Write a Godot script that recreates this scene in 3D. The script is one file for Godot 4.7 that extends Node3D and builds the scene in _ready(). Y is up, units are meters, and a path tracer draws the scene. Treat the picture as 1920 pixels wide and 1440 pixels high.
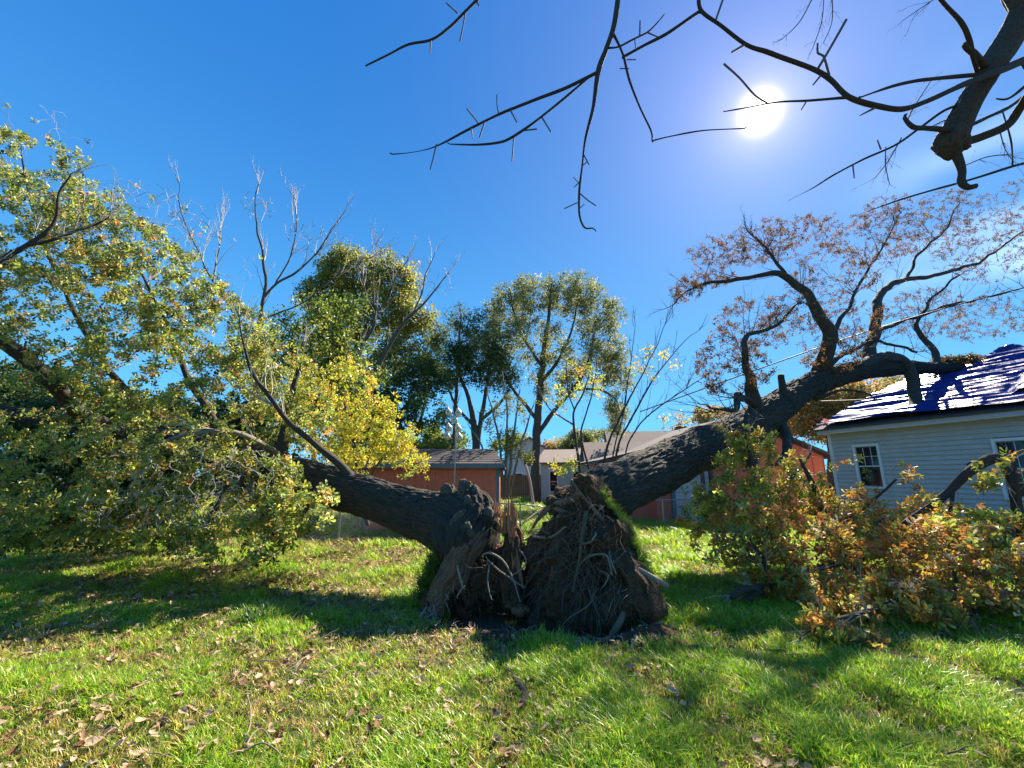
extends Node3D
# A yard after a storm: two oaks torn out of the lawn, a tarped white house, sheds and trees behind.

var rng := RandomNumberGenerator.new()
var nz := FastNoiseLite.new()
var nb := FastNoiseLite.new()
var M := {}
const EYE := Vector3(0, 1.55, 0)


class Mb:
	var v := PackedVector3Array()
	var n := PackedVector3Array()
	var t := PackedVector2Array()
	var c := PackedColorArray()
	var i := PackedInt32Array()
	var col := Color(1, 1, 1)
	var use_col := false

	func vert(p: Vector3, nn: Vector3, uv: Vector2) -> int:
		v.append(p)
		n.append(nn)
		t.append(uv)
		c.append(col)
		return v.size() - 1

	func tri(a: int, b: int, d: int) -> void:
		i.append(a)
		i.append(b)
		i.append(d)

	func quad(a: Vector3, b: Vector3, d: Vector3, e: Vector3) -> void:
		# corners clockwise as seen from the front
		var nn := (e - a).cross(b - a).normalized()
		var s := vert(a, nn, Vector2(0, 0))
		vert(b, nn, Vector2(0, a.distance_to(b)))
		vert(d, nn, Vector2(a.distance_to(e), a.distance_to(b)))
		vert(e, nn, Vector2(a.distance_to(e), 0))
		i.append_array(PackedInt32Array([s, s + 1, s + 2, s, s + 2, s + 3]))

	func tube(p: PackedVector3Array, r: PackedFloat32Array, k: int, us := 1.0, vs := 1.0, closed := true) -> void:
		var m := p.size()
		if m < 2:
			return
		var tan := (p[1] - p[0]).normalized()
		var side := tan.cross(Vector3(0.31, 0.85, 0.42)).normalized()
		var along := 0.0
		var first := v.size()
		for a in m:
			if a > 0:
				along += p[a].distance_to(p[a - 1])
				var nt := (p[mini(a + 1, m - 1)] - p[a - 1]).normalized()
				if nt.length_squared() > 0.5:
					tan = nt
				side = (side - tan * side.dot(tan)).normalized()
			var up := tan.cross(side)
			for b in k + 1:
				var g := TAU * b / k
				var d := side * cos(g) + up * sin(g)
				vert(p[a] + d * r[a], d, Vector2(us * b / k, along * vs))
		for a in m - 1:
			for b in k:
				var q := first + a * (k + 1) + b
				i.append_array(PackedInt32Array([q, q + k + 1, q + 1, q + 1, q + k + 1, q + k + 2]))
		if closed:
			for e in [0, m - 1]:
				var d := (p[0] - p[1]).normalized() if e == 0 else (p[m - 1] - p[m - 2]).normalized()
				var mid := vert(p[e] + d * r[e] * 0.4, d, Vector2(0.5, along * vs))
				for b in k:
					var q: int = first + e * (k + 1) + b
					if e == 0:
						tri(mid, q, q + 1)
					else:
						tri(mid, q + 1, q)

	func smooth(from := 0) -> void:
		for a in range(from, n.size()):
			n[a] = Vector3.ZERO
		for a in range(0, i.size(), 3):
			if i[a] < from:
				continue
			var f := (v[i[a + 2]] - v[i[a]]).cross(v[i[a + 1]] - v[i[a]])
			n[i[a]] += f
			n[i[a + 1]] += f
			n[i[a + 2]] += f
		for a in range(from, n.size()):
			n[a] = n[a].normalized()

	func mesh() -> ArrayMesh:
		var a := []
		a.resize(Mesh.ARRAY_MAX)
		a[Mesh.ARRAY_VERTEX] = v
		a[Mesh.ARRAY_NORMAL] = n
		a[Mesh.ARRAY_TEX_UV] = t
		if use_col:
			a[Mesh.ARRAY_COLOR] = c
		a[Mesh.ARRAY_INDEX] = i
		var m := ArrayMesh.new()
		m.add_surface_from_arrays(Mesh.PRIMITIVE_TRIANGLES, a)
		return m


# ---------- naming ----------
func tag(o: Node3D, label: String, category: String, group := "", kind := "") -> Node3D:
	if label:
		o.set_meta("label", label)
	if category:
		o.set_meta("category", category)
	if group:
		o.set_meta("group", group)
	if kind:
		o.set_meta("kind", kind)
	return o


var taken := {}


func numbered(parent: Node, called: String) -> String:
	var key := str(parent.get_instance_id()) + called
	var k: int = taken.get(key, 0)
	taken[key] = k + 1
	return called if k == 0 else "%s_%03d" % [called, k]


func thing(called: String, at: Vector3, label: String, category: String, group := "") -> Node3D:
	var o := Node3D.new()
	o.name = numbered(self, called)
	add_child(o, true)
	o.position = at
	tag(o, label, category, group)
	return o


func origin_of(n: Node) -> Vector3:
	var p := Vector3.ZERO
	while n != self and n is Node3D:
		p += n.position
		n = n.get_parent()
	return p


func put(called: String, mesh: Mesh, mat: Material, parent: Node = self, world := true) -> MeshInstance3D:
	# commits a mesh given in world coordinates (world) or in its parent's
	var o := MeshInstance3D.new()
	o.name = numbered(parent, called)
	o.mesh = mesh
	o.material_override = mat
	parent.add_child(o, true)
	if world and parent != self:
		o.position = -origin_of(parent)
	return o


func scatter(called: String, mesh: Mesh, mat: Material, at: Array, tint: Array, parent: Node = self) -> MultiMeshInstance3D:
	var mm := MultiMesh.new()
	mm.transform_format = MultiMesh.TRANSFORM_3D
	mm.use_colors = true
	mm.mesh = mesh
	mm.instance_count = at.size()
	for k in at.size():
		mm.set_instance_transform(k, at[k])
		mm.set_instance_color(k, tint[k])
	var o := MultiMeshInstance3D.new()
	o.name = numbered(parent, called)
	o.multimesh = mm
	o.material_override = mat
	o.set_meta("kind", "stuff")
	parent.add_child(o, true)
	if parent != self:
		o.position = -origin_of(parent)
	return o


func box(called: String, parent: Node, c: Vector3, s: Vector3, mat: Material, rot := Vector3.ZERO) -> MeshInstance3D:
	# a box in the parent's own axes; edges chamfered on larger pieces
	var o := put(called, chamfer(s, minf(0.006, minf(s.x, minf(s.y, s.z)) * 0.2)), mat, parent, false)
	o.position = c
	o.rotation = rot
	return o


var boxes := {}


func chamfer(s: Vector3, b: float) -> ArrayMesh:
	var key := "%.4f,%.4f,%.4f" % [s.x, s.y, s.z]
	if boxes.has(key):
		return boxes[key]
	var st := SurfaceTool.new()
	st.begin(Mesh.PRIMITIVE_TRIANGLES)
	st.set_smooth_group(-1)
	var h := s / 2
	var ax := [Vector3.RIGHT, Vector3.UP, Vector3.BACK]
	for k in 3:
		for sg in [-1.0, 1.0]:
			var nn: Vector3 = ax[k] * sg
			var u: Vector3 = ax[(k + 1) % 3]
			var w: Vector3 = ax[(k + 2) % 3]
			var hn := h[k]
			var hu := h[(k + 1) % 3] - b
			var hw := h[(k + 2) % 3] - b
			var q := [nn * hn - u * hu - w * hw, nn * hn + u * hu - w * hw, nn * hn + u * hu + w * hw, nn * hn - u * hu + w * hw]
			face(st, q, nn)
			var e := nn * (hn - b) + u * (hu + b)
			face(st, [nn * hn + u * hu - w * hw, e - w * hw, e + w * hw, nn * hn + u * hu + w * hw], nn + u)
			e = nn * (hn - b) - u * (hu + b)
			face(st, [nn * hn - u * hu - w * hw, e - w * hw, e + w * hw, nn * hn - u * hu + w * hw], nn - u)
	st.generate_normals()
	st.index()
	boxes[key] = st.commit()
	return boxes[key]


func face(st: SurfaceTool, q: Array, nn: Vector3) -> void:
	if (q[1] - q[0]).cross(q[2] - q[0]).dot(nn) > 0:
		q.reverse()
	for k in [0, 1, 2, 0, 2, 3]:
		st.set_uv(Vector2(q[k].x + q[k].z, q[k].y))
		st.add_vertex(q[k])


# ---------- textures and materials ----------
func noise_tex(freq: float, stops: Array, oct := 4, kind := FastNoiseLite.TYPE_SIMPLEX_SMOOTH, fractal := FastNoiseLite.FRACTAL_FBM, sd := 1, size := 512) -> NoiseTexture2D:
	var f := FastNoiseLite.new()
	f.noise_type = kind
	f.frequency = freq
	f.fractal_type = fractal
	f.fractal_octaves = oct
	f.seed = sd
	var x := NoiseTexture2D.new()
	x.width = size
	x.height = size
	x.seamless = true
	x.noise = f
	if stops.size():
		var gr := Gradient.new()
		var off := PackedFloat32Array()
		var cs := PackedColorArray()
		for k in stops.size():
			off.append(float(k) / maxf(1, stops.size() - 1))
			cs.append(stops[k].linear_to_srgb())
		gr.offsets = off
		gr.colors = cs
		x.color_ramp = gr
	return x


func L(r: float, g: float, b: float) -> Color:
	return Color(r, g, b)


func mat(key: String, c: Color, rough := 0.85, tex: Texture2D = null, uv := Vector3.ONE, bump: Texture2D = null, depth := 0.0, tri := false) -> StandardMaterial3D:
	var m := StandardMaterial3D.new()
	m.resource_name = key
	m.albedo_color = c.linear_to_srgb()
	m.roughness = rough
	m.albedo_texture = tex
	m.uv1_scale = uv
	if tri:
		m.uv1_triplanar = true
		m.uv1_world_triplanar = true
	if bump:
		m.heightmap_enabled = true
		m.heightmap_texture = bump
		m.heightmap_scale = depth
	M[key] = m
	return m


func leaf_mat(key: String, back: float, rough := 0.45, spec := 0.5) -> StandardMaterial3D:
	var m := mat(key, Color.WHITE, rough)
	m.vertex_color_use_as_albedo = true
	m.metallic_specular = spec
	m.backlight_enabled = true
	m.backlight = Color(back, back, back).linear_to_srgb()
	m.cull_mode = BaseMaterial3D.CULL_DISABLED
	return m


func materials() -> void:
	var furrow := noise_tex(0.02, [], 5, FastNoiseLite.TYPE_SIMPLEX_SMOOTH, FastNoiseLite.FRACTAL_RIDGED, 3)
	var fine := noise_tex(0.035, [], 5, FastNoiseLite.TYPE_SIMPLEX_SMOOTH, FastNoiseLite.FRACTAL_FBM, 5)
	var bark := noise_tex(0.014, [L(0.035, 0.028, 0.02), L(0.085, 0.07, 0.055), L(0.13, 0.11, 0.09), L(0.16, 0.15, 0.11), L(0.11, 0.125, 0.075), L(0.22, 0.22, 0.18)], 6, FastNoiseLite.TYPE_SIMPLEX_SMOOTH, FastNoiseLite.FRACTAL_FBM, 11, 1024)
	mat("bark", L(0.36, 0.32, 0.26), 0.95, bark, Vector3(5, 0.34, 1), furrow, 2.6)
	mat("bark_lump", L(0.62, 0.58, 0.48), 0.95, bark, Vector3(1.5, 1.5, 1.5), furrow, 2.0, true)
	mat("root_wood", L(1.25, 0.75, 0.48), 0.95, bark, Vector3(4, 0.3, 1), furrow, 1.6)
	mat("limb_bark", L(0.42, 0.36, 0.31), 0.9, bark, Vector3(2, 0.5, 1), fine, 0.8)
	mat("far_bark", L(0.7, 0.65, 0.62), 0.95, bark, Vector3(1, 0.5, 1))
	mat("dark_bark", L(0.5, 0.39, 0.31), 0.9, bark, Vector3(2, 1.5, 1), fine, 0.5)
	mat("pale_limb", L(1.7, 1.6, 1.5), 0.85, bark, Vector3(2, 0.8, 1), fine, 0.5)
	mat("twig", L(0.12, 0.095, 0.075), 0.8)
	mat("pale_twig", L(0.38, 0.34, 0.28), 0.7)
	var soil := noise_tex(0.03, [L(0.025, 0.013, 0.005), L(0.061, 0.030, 0.012), L(0.106, 0.051, 0.020), L(0.183, 0.090, 0.036)], 6, FastNoiseLite.TYPE_SIMPLEX_SMOOTH, FastNoiseLite.FRACTAL_FBM, 21)
	mat("soil", Color.WHITE, 1.0, soil, Vector3(1.1, 1.1, 1.1), fine, 3.0, true)
	mat("dry_soil", L(2.2, 2.0, 1.9), 1.0, soil, Vector3(2, 2, 2), fine, 3.0, true)
	mat("root", L(0.27, 0.19, 0.12), 0.85, noise_tex(0.05, [L(0.4, 0.35, 0.3), L(1, 1, 1)], 3), Vector3(1, 3, 1))
	mat("pale_root", L(0.36, 0.29, 0.21), 0.8, noise_tex(0.05, [L(0.4, 0.35, 0.3), L(1, 1, 1)], 3), Vector3(1, 3, 1))
	mat("torn_wood", L(1, 1, 1), 0.75, noise_tex(0.03, [L(0.3, 0.11, 0.045), L(0.52, 0.25, 0.11), L(0.62, 0.38, 0.2)], 4), Vector3(6, 0.7, 1), fine, 0.6)
	mat("earth", Color.WHITE, 1.0, noise_tex(0.012, [L(0.02, 0.02, 0.009), L(0.04, 0.04, 0.016), L(0.075, 0.062, 0.034), L(0.04, 0.05, 0.014), L(0.11, 0.088, 0.055)], 6, FastNoiseLite.TYPE_SIMPLEX_SMOOTH, FastNoiseLite.FRACTAL_FBM, 31, 1024), Vector3(0.35, 0.35, 0.35), fine, 3.0, true)
	leaf_mat("grass", 1.0, 0.38, 0.5)
	leaf_mat("leaf", 1.0, 0.4, 0.5)
	leaf_mat("far_leaf", 1.0, 0.6, 0.35)
	leaf_mat("dry_leaf", 0.35, 0.7, 0.3)
	leaf_mat("crisp_leaf", 0.8, 0.8, 0.15)
	var m := mat("water", L(0.09, 0.07, 0.045), 0.12)
	m.metallic_specular = 0.4
	# buildings
	mat("siding", L(0.52, 0.5, 0.49), 0.55, noise_tex(0.01, [L(0.8, 0.8, 0.8), L(1, 1, 1)], 4), Vector3(0.5, 0.5, 0.5), fine, 0.05, true)
	mat("white_trim", L(0.7, 0.7, 0.7), 0.5)
	mat("dark_glass", L(0.02, 0.016, 0.018), 0.06)
	mat("brick_base", L(0.1, 0.07, 0.06), 0.9)
	var shing := noise_tex(0.05, [L(0.05, 0.042, 0.04), L(0.11, 0.09, 0.085)], 4)
	mat("shingle", Color.WHITE, 0.95, shing, Vector3(1, 1, 1), fine, 0.4, true)
	mat("pale_shingle", L(2.2, 2.1, 2.0), 0.95, shing, Vector3(1, 1, 1), fine, 0.4, true)
	mat("tarp", L(0.03, 0.065, 0.27), 0.26, noise_tex(0.01, [L(0.6, 0.6, 0.7), L(1, 1, 1)], 3), Vector3(0.4, 0.4, 0.4), noise_tex(0.03, [], 4, FastNoiseLite.TYPE_SIMPLEX_SMOOTH, FastNoiseLite.FRACTAL_RIDGED, 8), 0.25, true)
	M["tarp"].metallic_specular = 0.16
	mat("orange_wall", L(0.62, 0.155, 0.09), 0.75, noise_tex(0.02, [L(0.82, 0.8, 0.8), L(1, 1, 1)], 4), Vector3(0.6, 0.6, 0.6), null, 0.0, true)
	mat("blue_trim", L(0.1, 0.15, 0.18), 0.7)
	mat("brown_trim", L(0.1, 0.06, 0.04), 0.8)
	mat("gourd", L(0.62, 0.58, 0.48), 0.5)
	mat("hole", L(0.01, 0.01, 0.01), 1.0)
	m = mat("steel", L(0.32, 0.34, 0.36), 0.4)
	m.metallic = 0.8
	mat("fence_wood", L(0.36, 0.17, 0.08), 0.85, noise_tex(0.03, [L(0.6, 0.6, 0.6), L(1, 1, 1)], 4), Vector3(3, 0.6, 1))
	mat("cream_wall", L(0.52, 0.5, 0.46), 0.8)
	mat("lilac_wall", L(0.45, 0.44, 0.5), 0.8)
	mat("wire", L(0.03, 0.03, 0.03), 0.6)
	mat("pink", L(0.7, 0.22, 0.25), 0.8)
	M["pink"].backlight_enabled = true
	M["pink"].backlight = Color(0.6, 0.4, 0.4)


# ---------- curves, limbs ----------
func curve(path: Array, step: float) -> Array:
	# Catmull-Rom through Vector4(x, y, z, radius)
	var p := PackedVector3Array()
	var r := PackedFloat32Array()
	var m := path.size()
	for a in m - 1:
		var q0: Vector4 = path[maxi(a - 1, 0)]
		var q1: Vector4 = path[a]
		var q2: Vector4 = path[a + 1]
		var q3: Vector4 = path[mini(a + 2, m - 1)]
		var d := Vector3(q1.x - q2.x, q1.y - q2.y, q1.z - q2.z).length()
		var k := maxi(1, int(ceil(d / step)))
		for b in k + (1 if a == m - 2 else 0):
			var u := float(b) / k
			var q := 0.5 * (2.0 * q1 + (q2 - q0) * u + (2.0 * q0 - 5.0 * q1 + 4.0 * q2 - q3) * u * u + (3.0 * q1 - q0 - 3.0 * q2 + q3) * u * u * u)
			p.append(Vector3(q.x, q.y, q.z))
			r.append(maxf(0.0015, lerpf(q1.w, q2.w, u)))
	return [p, r]


func limb(called: String, parent: Node, path: Array, mt: String, sides := 8, bark := 0.0, wob := 0.0, step := 0.15, cap := true) -> MeshInstance3D:
	var mb := Mb.new()
	add_limb(mb, path, sides, bark, wob, step, cap)
	return put(called, mb.mesh(), M[mt], parent)


func add_limb(mb: Mb, path: Array, sides: int, bark: float, wob: float, step: float, cap := true) -> void:
	var cr := curve(path, step)
	var p: PackedVector3Array = cr[0]
	var r: PackedFloat32Array = cr[1]
	if wob > 0:
		for a in range(1, p.size() - 1):
			var q := p[a] * 3.1
			p[a] += Vector3(nz.get_noise_3d(q.x, q.y, q.z), nz.get_noise_3d(q.y + 40, q.z, q.x), nz.get_noise_3d(q.z, q.x + 90, q.y)) * wob
			r[a] *= 1.0 + 0.12 * nz.get_noise_3d(q.x * 2 + 17, q.y * 2, q.z * 2)
	var first := mb.v.size()
	mb.tube(p, r, sides, 1.0, 1.0, cap)
	if bark > 0:
		var rings := p.size()
		var along := 0.0
		for a in rings:
			if a > 0:
				along += p[a].distance_to(p[a - 1])
			for b in sides + 1:
				var g := TAU * (b % sides) / sides
				var q := first + a * (sides + 1) + b
				var x := cos(g) * r[a] * 26.0
				var y := sin(g) * r[a] * 26.0
				var ridge := absf(nz.get_noise_3d(x * 1.6, y * 1.6, along * 5.5))
				var lump := nb.get_noise_3d(x * 0.25, y * 0.25, along * 4.0)
				mb.v[q] += mb.n[q] * (bark * (1.0 - 3.2 * ridge) + r[a] * 0.07 * lump)
		mb.smooth(first)
		# the seam's two columns share one normal
		for a in rings:
			var q0 := first + a * (sides + 1)
			var nn := (mb.n[q0] + mb.n[q0 + sides]).normalized()
			mb.n[q0] = nn
			mb.n[q0 + sides] = nn


func along_path(path: Array, step: float, from := 0.0) -> PackedVector3Array:
	var p: PackedVector3Array = curve(path, step)[0]
	return p.slice(int(p.size() * from))


func in_ball() -> Vector3:
	while true:
		var q := Vector3(rng.randf_range(-1, 1), rng.randf_range(-1, 1), rng.randf_range(-1, 1))
		if q.length_squared() <= 1:
			return q
	return Vector3.ZERO


func pick(palette: Array) -> Color:
	# palette: colours given with weights, [Color, weight, ...]
	var sum := 0.0
	for k in range(1, palette.size(), 2):
		sum += palette[k]
	var x := rng.randf() * sum
	for k in range(1, palette.size(), 2):
		x -= palette[k]
		if x <= 0:
			var c: Color = palette[k - 1]
			var f := rng.randf_range(0.75, 1.25)
			return Color(c.r * f * rng.randf_range(0.92, 1.08), c.g * f, c.b * f)
	return palette[0]


func turned(dir: Vector3, spin: float, s: float, at: Vector3) -> Transform3D:
	# y along dir
	var y := dir.normalized()
	var x := y.cross(Vector3(0.37, 0.23, 0.9)).normalized()
	var b := Basis(x, y, x.cross(y)).rotated(y, spin)
	return Transform3D(b.scaled(Vector3(s, s, s)), at)


func crown(parent: Node, starts: PackedVector3Array, balls: Array, o: Dictionary) -> void:
	# twigs grow from the limbs to points spread through the balls; leaves sit along them
	var tips := PackedVector3Array()
	var gap: float = o.get("gap", 0.0)
	var gf: float = o.get("gap_size", 1.0)
	for e in balls:
		var k := 0
		var tries := 0
		while k < e[2] and tries < e[2] * 8:
			tries += 1
			var q := in_ball()
			q = q.normalized() * pow(q.length(), 0.7)
			var p: Vector3 = e[0] + q * e[1]
			if p.y < 0.06 or (gap > -1 and nb.get_noise_3d(p.x * 22 / gf, p.y * 22 / gf, p.z * 22 / gf) < gap - 0.25):
				continue
			tips.append(p)
			k += 1
	var mid := Vector3.ZERO
	for p in starts:
		mid += p
	mid /= starts.size()
	var order := []
	for p in tips:
		var best := 1e9
		for s in range(0, starts.size(), 2):
			best = minf(best, p.distance_squared_to(starts[s]))
		order.append([best, p])
	order.sort_custom(func(a, b): return a[0] < b[0])
	var nodes := starts.duplicate()
	var thick := PackedFloat32Array()
	thick.resize(nodes.size())
	thick.fill(o.get("twig", 0.02))
	var mb := Mb.new()
	var at := []
	var tint := []
	var per: int = o.get("per", 6)
	var size: float = o.get("size", 1.0)
	var sag: float = o.get("sag", 0.1)
	var tight: float = o.get("tight", 0.12)
	var sides: int = o.get("sides", 3)
	var tip_r: float = o.get("tip", 0.003)
	var far_from: float = o.get("leaf_from", 0.3)
	var share: float = o.get("leafy", 1.0)
	var pal: Array = o.get("palette", [])
	var pull: float = o.get("pull", 0.8)
	var upward: float = o.get("upward", 0.2)
	for q in order:
		var p: Vector3 = q[1]
		var best := 1e9
		var who := 0
		var to := (p - mid).normalized().lerp(Vector3.UP, upward).normalized()
		for s in nodes.size():
			var d := p.distance_squared_to(nodes[s])
			if d > best:
				continue
			d *= 1.0 + pull * (1.0 - (p - nodes[s]).normalized().dot(to))
			if d < best:
				best = d
				who = s
		var a := nodes[who]
		var len := a.distance_to(p)
		if len < 0.02:
			continue
		var r0 := minf(thick[who] * 0.85, tip_r + len * o.get("grow", 0.009))
		var bend: Vector3 = in_ball() * len * o.get("bend", 0.16) + Vector3(0, len * sag, 0)
		var m1: Vector3 = a.lerp(p, 0.36) + bend
		var m2: Vector3 = a.lerp(p, 0.7) + bend * 0.7 + in_ball() * len * 0.06
		var pts := PackedVector3Array([a, m1, m2, p])
		if len > 0.7:
			pts = curve([Vector4(a.x, a.y, a.z, 0), Vector4(m1.x, m1.y, m1.z, 0), Vector4(m2.x, m2.y, m2.z, 0), Vector4(p.x, p.y, p.z, 0)], 0.25)[0]
		var rr := PackedFloat32Array()
		for k in pts.size():
			rr.append(lerpf(r0, tip_r, float(k) / (pts.size() - 1)))
		mb.tube(pts, rr, sides, 1, 1, false)
		for k in range(1, pts.size()):
			nodes.append(pts[k])
			thick.append(rr[k])
		if rng.randf() > share:
			continue
		for k in per:
			var u := rng.randf_range(far_from, 1.0) if k > 0 else 1.0
			var f := u * (pts.size() - 1)
			var j := mini(int(f), pts.size() - 2)
			var w := pts[j].lerp(pts[j + 1], f - j)
			var dir := (pts[j + 1] - pts[j]).normalized() * (1.5 if k == 0 else 0.5) + in_ball() * 1.1 + Vector3(0, o.get("lift", 0.2), 0)
			if k > 0:
				w += in_ball() * tight
			at.append(turned(dir, rng.randf() * TAU, size * rng.randf_range(0.7, 1.25), w))
			tint.append(pick(pal))
	var tw := put("twigs", mb.mesh(), M[o.get("bark", "twig")], parent)
	tw.set_meta("kind", "stuff")
	if at.is_empty():
		return
	var near: int = o.get("singles", 0)
	if near > 0:
		var ids := range(at.size())
		ids.sort_custom(func(a, b): return at[a].origin.distance_squared_to(EYE) < at[b].origin.distance_squared_to(EYE))
		var rest := []
		var rest_tint := []
		for k in ids.size():
			if k < near:
				for j in 6:
					var one := put("leaf", M["one_leaf"][j], tinted(tint[ids[k]]), parent, false)
					one.transform = at[ids[k]]
					one.position -= origin_of(parent)
			else:
				rest.append(at[ids[k]])
				rest_tint.append(tint[ids[k]])
		at = rest
		tint = rest_tint
	scatter(o.get("called", "foliage"), M[o.get("mesh", "spray")], M[o.get("leaf", "far_leaf")], at, tint, parent)


func shoots(mb: Mb, path: Array, count: int, len: float, r0: float, levels: int, up: float, from := 0.25, spread := 0.9, tips = null) -> void:
	# straight-ish side twigs that fork again, slanting towards the limb's own tip and upwards
	var cr := curve(path, 0.12)
	var p: PackedVector3Array = cr[0]
	for k in count:
		var f := rng.randf_range(from, 1.0) if k > 1 else 1.0
		var j := clampi(int(f * (p.size() - 1)), 1, p.size() - 1)
		var tan := (p[j] - p[j - 1]).normalized()
		var dir := (tan + in_ball() * spread + Vector3(0, up, 0)).normalized()
		var l := len * rng.randf_range(0.45, 1.15) * (1.15 - 0.5 * f)
		var sub := []
		var q := p[j]
		var r := minf(r0, maxf(cr[1][j] * 0.8, r0 * 0.5))
		for s in 5:
			sub.append(Vector4(q.x, q.y, q.z, r * (1.0 - 0.17 * s)))
			q += dir * l / 4.0
			dir = (dir + in_ball() * 0.22 + Vector3(0, up * 0.12, 0)).normalized()
		var pts := PackedVector3Array()
		var rr := PackedFloat32Array()
		for w in sub:
			pts.append(Vector3(w.x, w.y, w.z))
			rr.append(w.w)
		mb.tube(pts, rr, 3, 1, 1, false)
		if tips != null:
			tips.append(pts[4])
			tips.append(pts[3])
		if levels > 1:
			shoots(mb, sub, maxi(2, int(count * 0.12) + 3), l * 0.5, r * 0.62, levels - 1, up, 0.2, spread, tips)


var tints := {}


func tinted(c: Color) -> StandardMaterial3D:
	# one of a few shared leaf materials, the nearest to a colour
	var q := Color(snappedf(c.r, 0.06) + 0.01, snappedf(c.g, 0.05) + 0.01, snappedf(c.b, 0.03) + 0.008)
	if not tints.has(q):
		var m := leaf_mat("leaf_tint", 0.9, 0.5, 0.4)
		m.vertex_color_use_as_albedo = false
		m.albedo_color = q.linear_to_srgb()
		m.backlight = (q / maxf(q.r, maxf(q.g, q.b)) * 0.9)
		m.backlight = m.backlight.linear_to_srgb()
		tints[q] = m
	return tints[q]


# ---------- leaf shapes ----------
func add_leaf(mb: Mb, at: Transform3D, len: float, wide: float, curl: float) -> void:
	# a spoon-shaped leaf with a fold along its midrib, stalk at the origin, tip along y
	var st := [[0.0, 0.04], [0.22, 0.1], [0.5, 0.26], [0.76, 0.5], [0.92, 0.4], [1.0, 0.08]]
	var first := mb.v.size()
	for s in st:
		var y: float = s[0] * len
		var z: float = -curl * s[0] * s[0] * len
		for e in [-1.0, 0.0, 1.0]:
			var w: float = s[1] * wide * e
			mb.vert(at * Vector3(w, y, z + absf(w) * 0.35), Vector3.UP, Vector2(e, s[0]))
	for a in st.size() - 1:
		for e in 2:
			var q := first + a * 3 + e
			mb.i.append_array(PackedInt32Array([q, q + 3, q + 1, q + 1, q + 3, q + 4]))


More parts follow.
